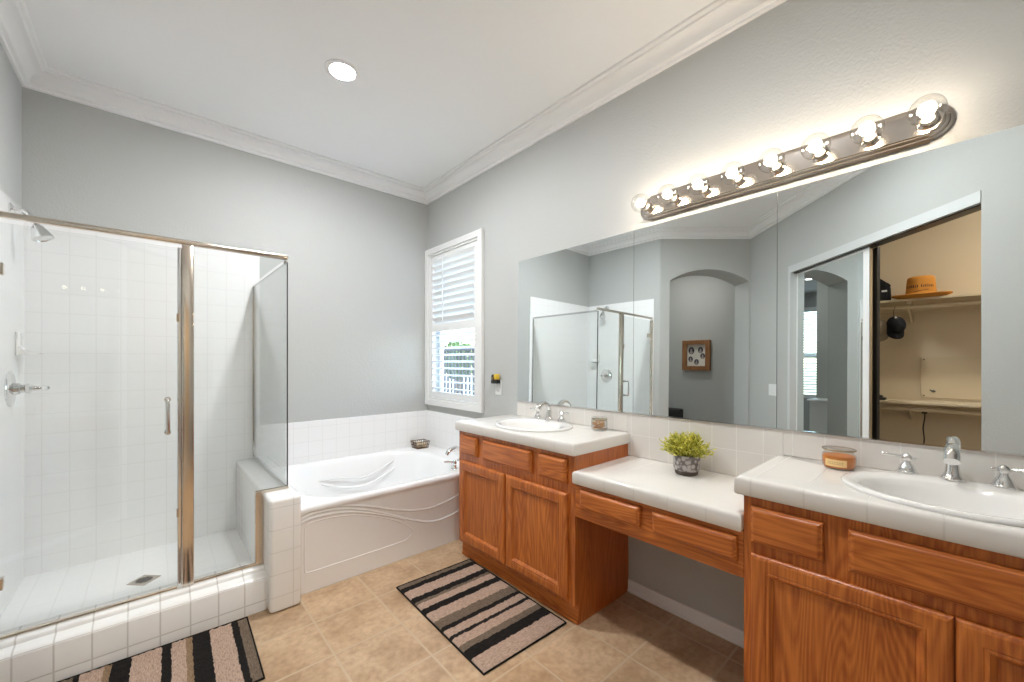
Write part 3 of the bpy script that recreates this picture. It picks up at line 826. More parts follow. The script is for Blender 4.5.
def sink(c, label):
    root = thing('bathroom_sink', label, 'sink', (c[0], c[1], ZC))
    bm = bmesh.new()
    P = [(.0, .175, .225, ZC + .0006), (0, .196, .247, ZC + .0006), (0, .198, .249, ZC + .006), (0, .194, .245, ZC + .011), (0, .186, .238, ZC + .0125),
         (-.006, .172, .226, ZC + .012), (-.022, .146, .205, ZC + .009), (-.024, .140, .199, ZC + .004), (-.024, .134, .192, ZC - .012), (-.024, .124, .178, ZC - .045), (-.022, .105, .15, ZC - .085), (-.02, .075, .105, ZC - .112), (-.018, .03, .04, ZC - .122)]
    loft(bm, [ell(c[0] + cx, c[1], z, rx, ry * .955) for cx, rx, ry, z in P], False, True)
    obj('basin', bm, M['porcelain'], root, True, 60)
    bm = lathe(bmesh.new(), [(.024, 0), (.024, .003), (.016, .005), (.015, .002)], (c[0] - .018, c[1], ZC - .1215), n=24); obj('sink_drain', bm, M['chrome'], root, True)
sink(SKL, 'white oval drop-in sink in the counter nearer the window')
sink(SKR, 'white oval drop-in sink in the counter beside the amber candle')

def faucet(c, label, glint=False):
    x, y, z = c
    root = thing('sink_faucet', label, 'faucet', c)
    bm = bmesh.new()
    lathe(bm, [(.027, 0), (.027, .005), (.021, .010), (.0165, .022), (.0150, .04)], (x, y, z), n=28)
    pts = spline([(x, y, z + .035), (x + .002, y, z + .062), (x - .012, y, z + .086), (x - .042, y, z + .099), (x - .075, y, z + .090), (x - .096, y, z + .068)], 7)
    k = len(pts); tube(bm, pts, [.0150 - .0025 * math.sin(PI * min(1, i / k * 1.3)) + .002 * (i / k) for i in range(k)], 16)
    obj('spout', bm, M['chrome'], root, True, 50)
    for s_ in (1, -1):
        yy = y + s_ * .0965
        bm = bmesh.new()
        lathe(bm, [(.026, 0), (.026, .004), (.022, .007), (.0215, .012), (.016, .022), (.0095, .032), (.0085, .038), (.013, .043), (.013, .052), (.007, .058), (.003, .061)], (x + .004, yy, z), n=28)
        tube(bm, [(x + .004, yy - s_ * .022, z + .046), (x + .004, yy, z + .048), (x, yy + s_ * .03, z + .051), (x - .004, yy + s_ * .047, z + .053), (x - .006, yy + s_ * .058, z + .053)], [.004, .006, .0042, .0065, .0035], 10)
        obj('handle', bm, M['chrome'], root, True, 50)
faucet((1.762, SKL[1] + .037, ZC + .0125), 'chrome widespread faucet with lever handles at the sink nearer the window')
faucet((1.762, SKR[1] + .008, ZC + .0125), 'chrome widespread faucet with lever handles at the sink beside the amber candle')

# ================================================================== MIRRORS AND LIGHT BAR
TL = math.tan(math.radians(.65))
def mir_x(z): return 1.806 + TL * (z - .917)
def wall_mirror(y0, y1, label):
    root = thing('wall_mirror', label, 'mirror', (1.812, (y0 + y1) / 2, .917), 'frameless mirror sheets above the vanities')
    bm = bmesh.new()
    z0, z1 = .917, 1.8395
    f = [(mir_x(z0), y0, z0), (mir_x(z0), y1, z0), (mir_x(z1), y1, z1), (mir_x(z1), y0, z1)]
    bmb = bmesh.new()
    loft(bmb, [[(W - .0004, y, z) for _, y, z in f], [(x, y, z) for x, y, z in f]], True, False)
    obj('backing', bmb, M['mirror_edge'], root)
    bm.faces.new([bm.verts.new((x - .0003, y, z)) for x, y, z in f])
    obj('mirror_glass', bm, M['mirror'], root)
    bmc = bmesh.new(); box(bmc, mir_x(z0) - .004, y0, .9145, W - .0004, y1, .9185); obj('bottom_channel', bmc, M['chrome'], root)
wall_mirror(1.107, 1.969, 'tall frameless mirror sheet behind the sink nearer the window')
wall_mirror(.481, 1.105, 'tall frameless mirror sheet behind the potted plant')
wall_mirror(-.46, .479, 'tall frameless mirror sheet behind the amber candle and near sink')

vl = thing('vanity_light', 'brushed nickel bar light with eight clear globe bulbs above the mirrors', 'light fixture', (W, .54, 1.922))
BY0, BY1, BZ = .010, 1.072, 1.9225
def bar_outline(k, h, r, inset):
    """stadium with shouldered round ends: half height h, end radius r"""
    out = []
    ya, yb = BY0 + .058 + inset * .3, BY1 - .058 - inset * .3
    out.append((ya, -h)); out.append((yb, -h)); out.append((yb, -r))
    for i in range(1, 16):
        a = -PI / 2 + PI * i / 16; out.append((yb + r * 1.0 * math.cos(a), r * math.sin(a)))
    out += [(yb, r), (yb, h), (ya, h), (ya, r)]
    for i in range(1, 16):
        a = PI / 2 + PI * i / 16; out.append((ya + r * math.cos(a), r * math.sin(a)))
    out.append((ya, -r))
    return [(W - k, y, BZ + z) for y, z in out]
bm = bmesh.new()
loft(bm, [bar_outline(.0005, .060, .054, 0), bar_outline(.008, .060, .054, 0), bar_outline(.010, .057, .050, 0), bar_outline(.011, .052, .046, 0), bar_outline(.018, .050, .044, 0), bar_outline(.020, .047, .041, 0), bar_outline(.021, .042, .036, 0), bar_outline(.027, .040, .034, 0), bar_outline(.029, .036, .030, 0)], True, True)
obj('back_plate', bm, M['nickel'], vl, True, 25)
for i in range(8):
    y = 1.010 - i * .1343
    bm = lathe(bmesh.new(), [(.027, 0), (.027, .003), (.021, .008), (.019, .028), (.017, .03)], (W - .028, y, BZ), (-1, 0, 0), 24)
    obj('socket', bm, M['nickel'], vl, True)
    pr = [(.013, .022), (.0135, .034)]
    for k in range(1, 15):
        a = PI * (1 - k / 15) ; pr.append((max(.0005, .038 * math.sin(a)) if k > 1 else .017, .072 + .038 * -math.cos(PI * k / 15) * -1 * -1))
    pr = [(.013, .024), (.014, .036)] + [(.0425 * math.sin(PI * (.12 + .88 * k / 14)), .080 - .0425 * math.cos(PI * (.12 + .88 * k / 14))) for k in range(15)]
    bm = lathe(bmesh.new(), pr, (W - .028, y, BZ), (-1, 0, 0), 28)
    b_ = obj('bulb', bm, M['bulb_glass'], vl, True, 80)
    bm = bmesh.new(); bmesh.ops.create_icosphere(bm, subdivisions=2, radius=.018)
    for v in bm.verts: v.co += Vector((W - .028 - .074, y, BZ))
    obj('filament', bm, M['filament'], b_, True, 80)

def can_light(x, y, label, mat, z=H):
    root = thing('recessed_light', label, 'light fixture', (x, y, z))
    bm = lathe(bmesh.new(), [(.058, -.001), (.060, -.006), (.078, -.007), (.083, -.004), (.084, 0)], (x, y, z), (0, 0, 1), 40, False); obj('trim_ring', bm, M['trim'], root, True)
    bm = lathe(bmesh.new(), [(.058, -.0015), (.05, -.004), (.02, -.0055)], (x, y, z), (0, 0, 1), 40); obj('lens', bm, mat, root, True)
can_light(.722, 2.108, 'round white recessed ceiling light glowing over the tub side', M['lens'])
can_light(.72, .62, 'added round recessed fill light, out of view, over the vanity floor', M['lens_fill'])  # added fill: unseen second downlight that brightens counters and floor
can_light(-.05, -.75, 'added round recessed fill light, out of view, inside the closet', M['lens_closet_fill'])  # added fill: unseen lamp that brightens the closet interior
can_light(-1.55, 2.6, 'added round recessed fill light, out of view, in the hall beyond the arch', M['lens_hall'])  # added fill: unseen lamp that lights the hall wall
can_light(-1.5, 4.6, 'round recessed ceiling light in the bedroom near its window', M['lens_hall'])

# ================================================================== WINDOW SHUTTER
st = thing('window_shutter', 'white plantation shutter with tilted louvers at the window over the tub', 'shutter', (W, 2.8, .86))
SY0, SY1 = 2.4125, 3.0975
bm = bmesh.new()
box(bm, W - .008, SY0, .868, W + .020, SY0 + .046, 2.082, .003); box(bm, W - .008, SY1 - .03, .868, W + .020, SY1, 2.082, .003)
for z0, z1 in ((.868, .917), (1.430, 1.497), (2.050, 2.082)): box(bm, W - .008, SY0 + .045, z0, W + .020, SY1 - .029, z1, .003)
obj('shutter_frame', bm, M['shutter'], st)
def louvers(n, z0, z1, ang, name):
    bm = bmesh.new()
    for i in range(n):
        z = z0 + (i + .5) * (z1 - z0) / n
        hw, ht = .032, .0052
        prof_ = [(-hw, 0), (-hw * .6, ht), (hw * .6, ht), (hw, 0), (hw * .6, -ht), (-hw * .6, -ht)]
        ca, sa = math.cos(ang), math.sin(ang)
        loft(bm, [[(W + .008 + a * ca - b * sa, y, z + a * sa + b * ca) for a, b in prof_] for y in (SY0 + .047, SY1 - .031)], True, True)
    obj(name, bm, M['shutter'], st, True, 50)
louvers(10, 1.499, 2.048, math.radians(-49), 'louver_bank')
louvers(9, .919, 1.428, math.radians(-9), 'louver_bank')
bm = bmesh.new(); box(bm, W - .030, 2.872, 1.512, W - .022, 2.882, 2.035, .002); box(bm, W - .030, 2.872, .935, W - .022, 2.882, 1.415, .002)
obj('tilt_rod', bm, M['shutter'], st)

ol = thing('wall_outlet', 'white outlet plate on the wall between window and mirror', 'outlet', (W, 2.178, .99))
obj('cover_plate', BX(W - .006, 2.145, .938, W, 2.212, 1.046, .003), M['plastic'], ol)
bm = bmesh.new()
for z in (.968,):
    for dy in (-.007, .007): box(bm, W - .0066, 2.1785 + dy - .0012, z - .006, W - .0055, 2.1785 + dy + .0012, z + .006)
obj('socket_slots', bm, M['black'], ol)
af = thing('air_freshener', 'black and amber plug-in air freshener in the outlet', 'air freshener', (W - .006, 2.185, 1.05))
obj('body', BX(W - .045, 2.150, 1.020, W - .0065, 2.215, 1.048, .006, 3), M['black'], af, True)
obj('cap', BX(W - .044, 2.152, 1.0485, W - .010, 2.186, 1.088, .007, 3), M['gold'], af, True)
bm = BX(W - .043, 2.188, 1.0485, W - .010, 2.214, 1.078, .005, 3); box(bm, W - .040, 2.190, 1.070, W - .012, 2.212, 1.084, .004); obj('vent', bm, M['black'], af, True)
bm = bmesh.new(); lathe(bm, [(.010, 0), (.010, .002)], (W - .0432, 2.20, 1.058), (-1, 0, 0), 20); obj('badge', bm, M['brass'], af, True)

# ================================================================== SMALL THINGS ON THE COUNTERS
pp = thing('potted_plant', 'small chartreuse plant in a grey carved pot on the make-up counter', 'plant', (1.700, .785, ZM))
c = (1.700, .785)
bm = lathe(bmesh.new(), [(.045, .016), (.050, .02), (.0535, .045), (.054, .065), (.052, .082), (.049, .0835), (.047, .081), (.047, .06)], (*c, ZM), n=40, cap=False)
obj('pot', bm, M['pot'], pp, True)
bm = lathe(bmesh.new(), [(.040, 0), (.044, .003), (.048, .0195), (.047, .021)], (*c, ZM), n=40); obj('pot_base', bm, M['pot_base'], pp, True)
bm = lathe(bmesh.new(), [(.0475, .060), (.046, .072)], (*c, ZM), n=32); obj('soil', bm, M['soil'], pp)
bm = bmesh.new(); bs = bmesh.new()
rnd = random.Random(3)
for i in range(230):
    a = rnd.uniform(0, 2 * PI); el_ = rnd.uniform(.02, 1.45)
    d = Vector((math.cos(a) * math.cos(el_), math.sin(a) * math.cos(el_), math.sin(el_)))
    ln = .056 + rnd.uniform(.0, .030) + .014 * math.cos(el_)
    base = Vector((c[0] + rnd.uniform(-.028, .028), c[1] + rnd.uniform(-.028, .028), ZM + .072))
    tip = base + d * ln + Vector((0, 0, .014))
    mid = (base + tip) / 2 + Vector((rnd.uniform(-.008, .008), rnd.uniform(-.008, .008), .006))
    sp_ = spline([base, mid, tip], 4)
    tube(bs, sp_, .0009, 4, False)
    for k in range(16):
        t = .22 + .78 * k / 15
        p = sp_[min(len(sp_) - 1, int(t * (len(sp_) - 1)))]
        dd = (d + Vector((rnd.uniform(-1, 1), rnd.uniform(-1, 1), rnd.uniform(-.5, 1)))).normalized()
        side = dd.cross(Vector((rnd.uniform(-1, 1), rnd.uniform(-1, 1), rnd.uniform(-1, 1)))).normalized()
        l_ = rnd.uniform(.010, .019); w_ = rnd.uniform(.0026, .0042)
        up = dd.cross(side) * .0018
        q_ = [p, p + dd * l_ * .5 + side * w_ + up, p + dd * l_, p + dd * l_ * .5 - side * w_ + up]
        bm.faces.new([bm.verts.new(v) for v in q_])
bmesh.ops.remove_doubles(bm, verts=bm.verts[:], dist=1e-7)
lo_ = obj('leaves', bm, M['leaf'], pp); obj('stems', bs, M['stem'], pp)

cx, cy = 1.737, .279
cj = thing('candle_jar', 'round glass jar candle of orange wax with a tan label', 'candle', (cx, cy, ZC))
bm = lathe(bmesh.new(), [(.034, .0006), (.042, .003), (.0455, .010), (.0465, .028), (.0455, .044), (.042, .051), (.040, .054), (.040, .060), (.0385, .060), (.0385, .053), (.044, .043), (.045, .028), (.044, .010), (.040, .005)], (cx, cy, ZC), n=48)
obj('jar_glass', bm, M['clear_glass'], cj, True, 60)
bm = lathe(bmesh.new(), [(.040, .0045), (.0435, .010), (.0446, .028), (.0438, .0425), (.004, .0432)], (cx, cy, ZC), n=48); obj('wax', bm, M['wax'], cj, True, 50)
bm = bmesh.new(); lathe(bm, [(.042, .0604), (.044, .0612), (.044, .066), (.041, .068), (.02, .0685)], (cx, cy, ZC), n=48); obj('lid', bm, M['clear_glass'], cj, True)
bm = bmesh.new()
tube(bm, [(cx + .0445 * math.cos(a), cy + .0445 * math.sin(a), ZC + .0638) for a in [2 * PI * i / 40 for i in range(41)]], .0024, 6, False)
obj('lid_band', bm, M['brass'], cj, True)
def curved(bm, a0, a1, r, z0, z1, n=12):
    loft(bm, [[(cx + r * math.cos(a0 + (a1 - a0) * i / n), cy + r * math.sin(a0 + (a1 - a0) * i / n), z) for i in range(n + 1)] for z in (z0, z1)], closed=False)
ac = math.atan2(-cy, -cx)
bm = bmesh.new(); curved(bm, ac - .85, ac + .45, .0471, ZC + .011, ZC + .034); lb = obj('label', bm, M['label'], cj, True)
bm = bmesh.new()
for j, zz in enumerate((.0185, .0240)):
    for i in range(7):
        a = ac - .68 + i * .14; curved(bm, a, a + .08, .0473, ZC + zz, ZC + zz + .003, 2)
obj('lettering', bm, M['label_ink'], lb)

jx, jy = 1.738, 1.262
jr = thing('potpourri_jar', 'small glass jar of tan potpourri on the counter nearer the window', 'jar', (jx, jy, ZC))
bm = lathe(bmesh.new(), [(.036, .0006), (.041, .004), (.042, .012), (.042, .05), (.038, .056), (.038, .060), (.0365, .060), (.0365, .056), (.0405, .05), (.0405, .010), (.035, .005)], (jx, jy, ZC), n=36); obj('jar_glass', bm, M['clear_glass'], jr, True, 60)
bm = bmesh.new(); rnd = random.Random(5)
for i in range(120):
    a, r, z = rnd.uniform(0, 2 * PI), .033 * math.sqrt(rnd.random()), rnd.uniform(.010, .048)
    t_ = bmesh.ops.create_icosphere(bm, subdivisions=1, radius=rnd.uniform(.004, .0072))
    for v in t_['verts']: v.co = Vector((v.co.x, v.co.y * .8, v.co.z * .6)) + Vector((jx + r * math.cos(a), jy + r * math.sin(a), ZC + z))
o_ = obj('potpourri', bm, M['shell_a'], jr, True); o_['kind'] = 'stuff'
bm = lathe(bmesh.new(), [(.039, .0602), (.0405, .061), (.0405, .068), (.037, .0705), (.02, .071)], (jx, jy, ZC), n=36); obj('lid', bm, M['clear_glass'], jr, True)
bm = tube(bmesh.new(), [(jx + .0385 * math.cos(2 * PI * i / 30), jy + .0385 * math.sin(2 * PI * i / 30), ZC + .0585) for i in range(31)], .003, 6, False); obj('lid_clamp', bm, M['brass'], jr, True)

# ================================================================== RUGS
def rug(name, label, cx, cy, rot, lx, ly, mat):
    root = thing(name, label, 'rug', (cx, cy, 0)); root.rotation_euler = (0, 0, rot)
    bm = bmesh.new(); nx, ny = int(lx / .009), int(ly / .009); rn = random.Random(11)
    g = [[bm.verts.new(((i / nx - .5) * lx, (j / ny - .5) * ly, (.004 if i in (0, nx) or j in (0, ny) else .011 + rn.uniform(-.0028, .0028)))) for i in range(nx + 1)] for j in range(ny + 1)]
    for j in range(ny):
        for i in range(nx): bm.faces.new((g[j][i], g[j][i + 1], g[j + 1][i + 1], g[j + 1][i]))
    me = bpy.data.meshes.new('pile'); bmesh.ops.recalc_face_normals(bm, faces=bm.faces[:]); bm.to_mesh(me); bm.free(); me.materials.append(mat)
    for p_ in me.polygons: p_.use_smooth = True
    o = bpy.data.objects.new('pile', me); COL.objects.link(o); o.parent = root
    bm = bmesh.new(); e = .005
    hx, hy = lx / 2, ly / 2
    for a, b in (((-hx - e, -hy - e), (hx + e, -hy)), ((-hx - e, hy), (hx + e, hy + e)), ((-hx - e, -hy), (-hx, hy)), ((hx, -hy), (hx + e, hy))):
        box(bm, a[0], a[1], .0006, b[0], b[1], .0095, .002, 1)
    me = bpy.data.meshes.new('binding'); bm.to_mesh(me); bm.free(); me.materials.append(M['rug_edge'])
    o = bpy.data.objects.new('binding', me); COL.objects.link(o); o.parent = root
PK, BK, TP, BR = (0.44, 0.315, 0.245), (0.016, 0.014, 0.013), (0.165, 0.125, 0.092), (0.25, 0.165, 0.10)
cy_ = (1.19 + 1.945) / 2
e1 = [y - cy_ for y in (1.19, 1.273, 1.331, 1.365, 1.419, 1.435, 1.483, 1.507, 1.57, 1.641, 1.685, 1.735, 1.755, 1.789 - .03, 1.789 + .015, 1.879 - .04, 1.905, 1.93, 1.945)]
e1 = [y - cy_ for y in (1.19, 1.273, 1.331, 1.365, 1.419, 1.438, 1.483, 1.510, 1.570, 1.641, 1.685, 1.730, 1.752, 1.792, 1.868, 1.905, 1.945)]
c1 = [PK, BK, TP, PK, BK, PK, BK, TP, PK, BK, PK, TP, BK, PK, BK, TP]
rug('bath_rug', 'striped black, taupe and pink rug lying before the doors of the vanity', (.929 + 1.394) / 2, cy_, math.radians(-1.3), .453, .753, stripe_mat('rug_stripes_vanity', 1, e1, c1))
cx_ = -.055
e2 = [x - cx_ for x in (-.435, -.40, -.345, -.31, -.25, -.215, -.195, -.135, -.113, -.055, .034, .061, .106, .129, .187, .265, .288, .325)]
c2 = [TP, PK, BK, PK, TP, BK, PK, BR, BK, PK, BK, PK, BR, BK, PK, BK, TP]
rug('bath_rug', 'striped black, taupe and pink rug lying before the shower curb', -.068, 1.962, math.radians(-1.7), .76, .455, stripe_mat('rug_stripes_shower', 0, e2, c2))

# ================================================================== WALL THINGS SEEN IN THE MIRRORS
lw = thing('light_switch', 'white double rocker light switch on the wall beside the mirror doors', 'light switch', (tp(.425).x, tp(.425).y, .96))
bm = bmesh.new(); wseg(bm, .362, .490, .905, 1.015, .005, -.005); obj('cover_plate', bm, M['plastic'], lw)
for t in (.400, .452):
    bm = bmesh.new(); wseg(bm, t - .017, t + .017, .928, .992, .004, -.008); obj('rocker', bm, M['plastic'], lw)

pf = thing('picture_frame', 'brown wooden shadow box of five oval portraits on the hall wall', 'picture', (-2.2, 2.535, 1.35))
py0, py1, pz0, pz1 = 2.338, 2.728, 1.135, 1.565
bm = bmesh.new(); casing(bm, py0, py1, pz0, pz1, .062, -2.198, -2.145, .004); obj('frame', bm, M['frame_wood'], pf)
bd = obj('mat_board', BX(-2.198, py0 + .055, pz0 + .055, -2.185, py1 - .055, pz1 - .055), M['mat_board'], pf)
for dy, dz, r in ((.075, .068, .052), (-.055, .075, .044), (-.085, -.01, .040), (.085, -.055, .040), (.0, -.095, .040)):
    bm = bmesh.new(); lathe(bm, [(r, 0), (r, .003)], (-2.185, 2.533 + dy, 1.35 + dz), (1, 0, 0), 24, sx=.8); ov = obj('portrait', bm, M['photo_dark'], pf)
    bm = bmesh.new(); lathe(bm, [(r * .34, 0), (r * .34, .001)], (-2.1819, 2.533 + dy, 1.35 + dz + r * .22), (1, 0, 0), 16, sx=.8); lathe(bm, [(r * .42, 0), (r * .42, .001)], (-2.1819, 2.533 + dy, 1.35 + dz - r * .48), (1, 0, 0), 16); obj('portrait_figure', bm, M['photo_skin'], ov)

bn = thing('armchair', 'dark upholstered chair in the hall below the picture', 'chair', (-1.95, 2.92, 0))
bm = bmesh.new(); box(bm, -2.16, 2.72, .30, -1.70, 3.26, .42, .03, 3); obj('seat', bm, M['upholstery'], bn, True)
bm = bmesh.new(); box(bm, -2.17, 2.70, .42, -2.06, 3.28, .575, .03, 3); obj('backrest', bm, M['upholstery'], bn, True)
for x, y in ((-2.12, 2.76), (-1.74, 2.76), (-2.12, 3.22), (-1.74, 3.22)):
    bm = BX(x - .02, y - .02, 0, x + .02, y + .02, .31); obj('leg', bm, M['frame_wood'], bn)

# closet: shelves, rods, hats
XC = -.85
def closet_shelf(label, z, yb):
    root = thing('closet_shelf', label, 'shelf', (XC, .2, z))
    bm = bmesh.new(); box(bm, XC, -1.69, z - .018, XC + .30, .66, z, .002, 1); obj('board', bm, M['shelf'], root)
    bm = bmesh.new(); tube(bm, [(XC + .235, -1.69, z - .058), (XC + .235, .655, z - .058)], .0145, 14); obj('hanging_rod', bm, M['shelf'], root, True)
    bm = bmesh.new(); box(bm, XC, yb - .012, z - .16, XC + .02, yb + .012, z - .018); box(bm, XC, yb - .012, z - .032, XC + .26, yb + .012, z - .018)
    tube(bm, [(XC + .01, yb, z - .15), (XC + .235, yb, z - .06)], .007, 8)
    obj('bracket', bm, M['shelf'], root)
    bm = bmesh.new(); box(bm, XC, -1.69, z - .075, XC + .016, .66, z - .018, .002, 1); obj('cleat', bm, M['shelf'], root)
    return root
closet_shelf('beige closet shelf with the straw hat on it and a rod below', 1.695, .265)
closet_shelf('lower beige closet shelf with a rod and a hanging cord', .932, .265)

ht = thing('straw_hat', 'wide-brimmed orange straw hat with dark print on the closet shelf', 'hat', (-.62, .205, 1.695))
bm = bmesh.new(); hp = []
for k in range(13):
    r = .172 - .105 * k / 12
    hp.append((r, .022 - .014 * math.sin(PI * k / 12) if k else .026))
def hat_ring(r, z, sag): return [(-.62 + r * .95 * math.cos(2 * PI * i / 48), .205 + r * math.sin(2 * PI * i / 48), 1.6965 + z + sag * (math.sin(2 * PI * i / 48) ** 2)) for i in range(48)]
rings = [hat_ring(.163, .016, .012), hat_ring(.160, .020, .012), hat_ring(.14, .018, .006), hat_ring(.11, .018, 0), hat_ring(.088, .028, 0), hat_ring(.082, .040, 0)]
rings_b = [hat_ring(.163, .016, .012), hat_ring(.14, .010, .006), hat_ring(.11, .004, 0), hat_ring(.085, .0, 0)]
loft(bm, rings); loft(bm, rings_b, False, True); obj('brim', bm, M['straw'], ht, True, 70)
bm = bmesh.new(); loft(bm, [hat_ring(.083, .036, 0), hat_ring(.080, .07, 0), hat_ring(.075, .140, 0), hat_ring(.072, .153, 0), hat_ring(.065, .160, 0), hat_ring(.05, .160, -.004), hat_ring(.02, .154, -.004)], False, True); cr = obj('crown', bm, M['straw'], ht, True, 70)
bm = bmesh.new(); rnd = random.Random(9)
for i in range(15):
    a = -.95 + i * .135
    if i == 7: continue
    r = .0803; h_ = rnd.uniform(.014, .022)
    pts4 = [(a, .075), (a + .07, .075), (a + .07 + rnd.uniform(-.02, .03), .075 + h_), (a, .075 + h_)]
    bm.faces.new([bm.verts.new((-.62 + r * .954 * math.cos(t), .205 + r * math.sin(t), 1.6965 + z)) for t, z in pts4])
for i in range(10):
    a = -.55 + i * .1
    bm.faces.new([bm.verts.new((-.62 + .0822 * .958 * math.cos(t), .205 + .0822 * math.sin(t), 1.6965 + z)) for t, z in ((a, .054 - i * .0012), (a + .1, .053 - i * .0012), (a + .1, .0565 - i * .0012), (a, .058 - i * .0012))])
obj('print', bm, M['hat_band'], cr)

def cap_mesh(c, r, front, tilt, bmc, bmv):
    R = Matrix.Rotation(tilt, 3, 'X') @ Matrix.Rotation(front, 3, 'Z') if False else Matrix.Rotation(front, 3, 'Z') @ Matrix.Rotation(tilt, 3, 'Y')
    rings = []
    for k in range(9):
        a = PI / 2 * k / 9
        rings.append([Vector(c) + R @ Vector((r * math.cos(a) * math.cos(2 * PI * i / 28) * 1.08, r * .92 * math.cos(a) * math.sin(2 * PI * i / 28), r * .95 * math.sin(a))) for i in range(28)])
    loft(bmc, rings, True, True)
    outer = [Vector(c) + R @ Vector((r * (1.0 + .78 * math.cos(b) ** 1) * 1.0 * math.cos(b) if False else r * (.95 + .8 * math.cos(b)), r * .88 * math.sin(b), -.004 - .012 * math.sin(b) ** 2)) for b in [-PI / 2 + PI * i / 14 for i in range(15)]]
    inner = [Vector(c) + R @ Vector((r * .95 * math.cos(b), r * .88 * math.sin(b), .002)) for b in [-PI / 2 + PI * i / 14 for i in range(15)]]
    loft(bmv, [inner, outer, [p + R @ Vector((0, 0, -.003)) for p in outer], [p + R @ Vector((0, 0, -.003)) for p in inner]], closed=False)
for nm, lab, cpos, fr_, tl, mt in (('baseball_cap', 'khaki baseball cap hanging below the upper closet shelf', (-.59, .428, 1.490), math.radians(10), math.radians(80), 'khaki'),
                                   ('baseball_cap', 'black baseball cap with white print hanging below the upper closet shelf', (-.52, .332, 1.500), math.radians(-35), math.radians(76), 'black_cloth')):
    root = thing(nm, lab, 'cap', cpos, 'caps hanging in the closet')
    b1, b2 = bmesh.new(), bmesh.new(); cap_mesh(cpos, .062, fr_, tl, b1, b2)
    obj('crown', b1, M[mt], root, True, 80); obj('visor', b2, M[mt], root, True, 80)
    bm = tube(bmesh.new(), spline([(cpos[0], cpos[1] + .01, cpos[2] + .06), (cpos[0] - .005, cpos[1] + .012, 1.60), (XC + .252, cpos[1] + .01, 1.645), (XC + .235, cpos[1] + .01, 1.654), (XC + .218, cpos[1] + .01, 1.645)], 5), .0018, 6); obj('hook', bm, M['black'], root)
    if mt == 'black_cloth':
        bm = bmesh.new(); bmesh.ops.create_icosphere(bm, subdivisions=2, radius=.011)
        for v in bm.verts: v.co = Vector((v.co.x, v.co.y * .6, v.co.z)) + Vector((cpos[0] + .030, cpos[1] - .002, cpos[2] + .052))
        obj('badge', bm, M['white_mark'], root, True)
bg = thing('duffel_bag', 'black bag on the upper closet shelf beside the straw hat', 'bag', (-.66, .46, 1.695))
bm = bmesh.new()
loft(bm, [[(-.66 + sx, y, 1.6955 + z) for sx, z in pr_] for y, pr_ in ((.374, [(-.06, .02), (.06, .02), (.07, .06), (.04, .115), (-.04, .115), (-.07, .06)]), (.388, [(-.07, 0), (.075, 0), (.085, .07), (.05, .145), (-.05, .145), (-.08, .07)]), (.44, [(-.07, 0), (.08, 0), (.09, .08), (.05, .195), (-.05, .195), (-.08, .08)]), (.56, [(-.07, 0), (.08, 0), (.09, .07), (.05, .18), (-.05, .18), (-.08, .07)]))], True, True)
obj('body', bm, M['black_cloth'], bg, True, 50)
bm = tube(bmesh.new(), spline([(-.60, .37, 1.81), (-.565, .39, 1.83), (-.56, .47, 1.85), (-.59, .53, 1.86)], 5), .006, 8); obj('strap', bm, M['black_cloth'], bg, True)
obj('badge', BX(-.576, .385, 1.765, -.571, .415, 1.778), M['white_mark'], bg)
cs = thing('glasses_case', 'small black case on the lower closet shelf', 'case', (-.62, .44, .932))
bm = BX(-.67, .392, .9325, -.575, .50, .952, .008, 3); obj('body', bm, M['black'], cs, True)
obj('lid', BX(-.665, .412, .9525, -.59, .495, .968, .006, 3), M['black'], cs, True)
ap_ = thing('access_panel', 'pale square access panel on the closet wall above the lower shelf', 'panel', (XC, .05, 1.1))
obj('board', BX(XC + .0005, -.24, .955, XC + .008, .215, 1.268, .002), pbr('panel_paint', (.56, .455, .315), .5), ap_)
for y in (.198, -.22):
    for z in (.972, 1.25): obj('screw', lathe(bmesh.new(), [(.005, 0), (.005, .002)], (XC + .008, y, z), (1, 0, 0), 12), M['dark_metal'], ap_)
bm = bmesh.new(); tube(bm, [(XC + .009, .165, 1.018), (XC + .012, .145, 1.0)], .004, 6); tube(bm, [(XC + .009, .150, 1.016), (XC + .012, .137, 1.004)], .004, 6); obj('latch', bm, M['dark_metal'], ap_)
cdm = tube(bmesh.new(), spline([(XC + .235, .185, .852), (XC + .236, .183, .82), (XC + .22, .192, .74), (XC + .23, .186, .66), (XC + .222, .194, .58), (XC + .21, .21, .45), (XC + .12, .2, .32)], 6), .004, 8)
bm = cdm; box(bm, XC + .222, .170, .8465, XC + .248, .200, .8585, .003)
tag(origin_to(obj('power_cord', bm, M['black'], None, True), (XC + .235, .215, .84)), 'black power cord hanging from the lower closet rod', 'cord')

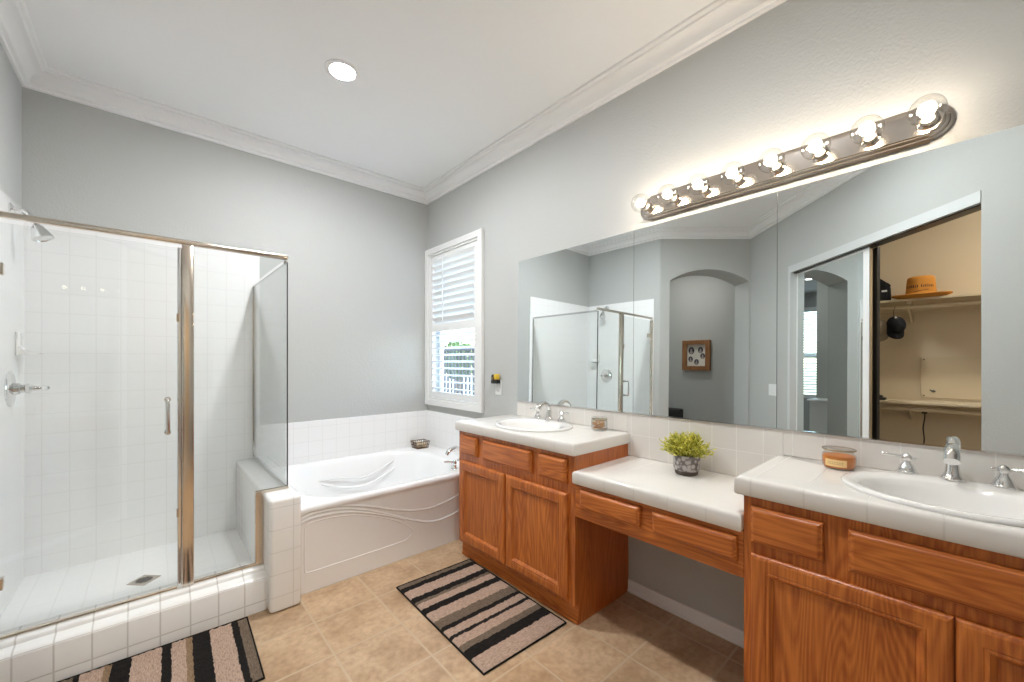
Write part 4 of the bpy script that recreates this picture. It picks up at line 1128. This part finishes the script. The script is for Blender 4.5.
# ================================================================== OUTSIDE THE WINDOW
struct('ground', BX(W + .16, -4, -.25, 40, 30, -.2), M['patio'])
rl = thing('balcony_railing', 'dark metal railing with upright bars seen through the lower louvers', 'railing', (4.0, 6.4, -.2))
bm = bmesh.new(); box(bm, 3.97, 3.5, 1.36, 4.03, 6.42, 1.41); box(bm, 3.98, 3.5, .05, 4.02, 6.42, .10); obj('rail', bm, M['railing'], rl)
for i in range(26):
    y = 3.57 + i * .1105
    obj('baluster', BX(3.985, y - .018, .1, 4.015, y + .018, 1.36), M['railing'], rl)
for y in (3.5, 5.0, 6.42): obj('post', BX(3.96, y - .04, -.2, 4.04, y + .04, 1.46), M['railing'], rl)
tr = thing('tree', 'green tree standing beyond the dark railing outside the window', 'tree', (6.5, 9.62, -.2))
bm = tube(bmesh.new(), [(6.5, 9.62, -.2), (6.52, 9.62, .7), (6.48, 9.64, 1.2), (6.5, 9.62, 1.5)], [.13, .10, .08, .04], 10); obj('trunk', bm, M['bark'], tr, True)
bm = bmesh.new(); rnd = random.Random(2)
for i in range(2600):
    d = Vector((rnd.gauss(0, 1), rnd.gauss(0, 1), rnd.gauss(0, 1))).normalized()
    p = Vector((6.5, 9.62, 1.22)) + Vector((d.x * .6, d.y * .6, d.z * .56)) * (rnd.random() ** .4)
    a = Vector((rnd.uniform(-1, 1), rnd.uniform(-1, 1), rnd.uniform(-1, 1))).normalized(); b = a.cross(Vector((rnd.uniform(-1, 1), rnd.uniform(-1, 1), rnd.uniform(-1, 1)))).normalized()
    s_ = rnd.uniform(.04, .08)
    bm.faces.new([bm.verts.new(p + a * s_), bm.verts.new(p + b * s_ * .5), bm.verts.new(p - a * s_), bm.verts.new(p - b * s_ * .5)])
obj('crown', bm, M['foliage'], tr)
nb = thing('neighbour_house', 'pale stucco house corner outside the window at its far side', 'house', (3.4, 8.0, -.2))
obj('wall', BX(2.4, 7.1, -.2, 4.4, 9.0, 2.5), M['stucco'], nb)
bm = bmesh.new(); prism(bm, [(2.2, 6.95), (4.6, 6.95), (4.6, 9.2), (2.2, 9.2)], 2.5, 2.6); obj('roof', bm, M['trim'], nb)
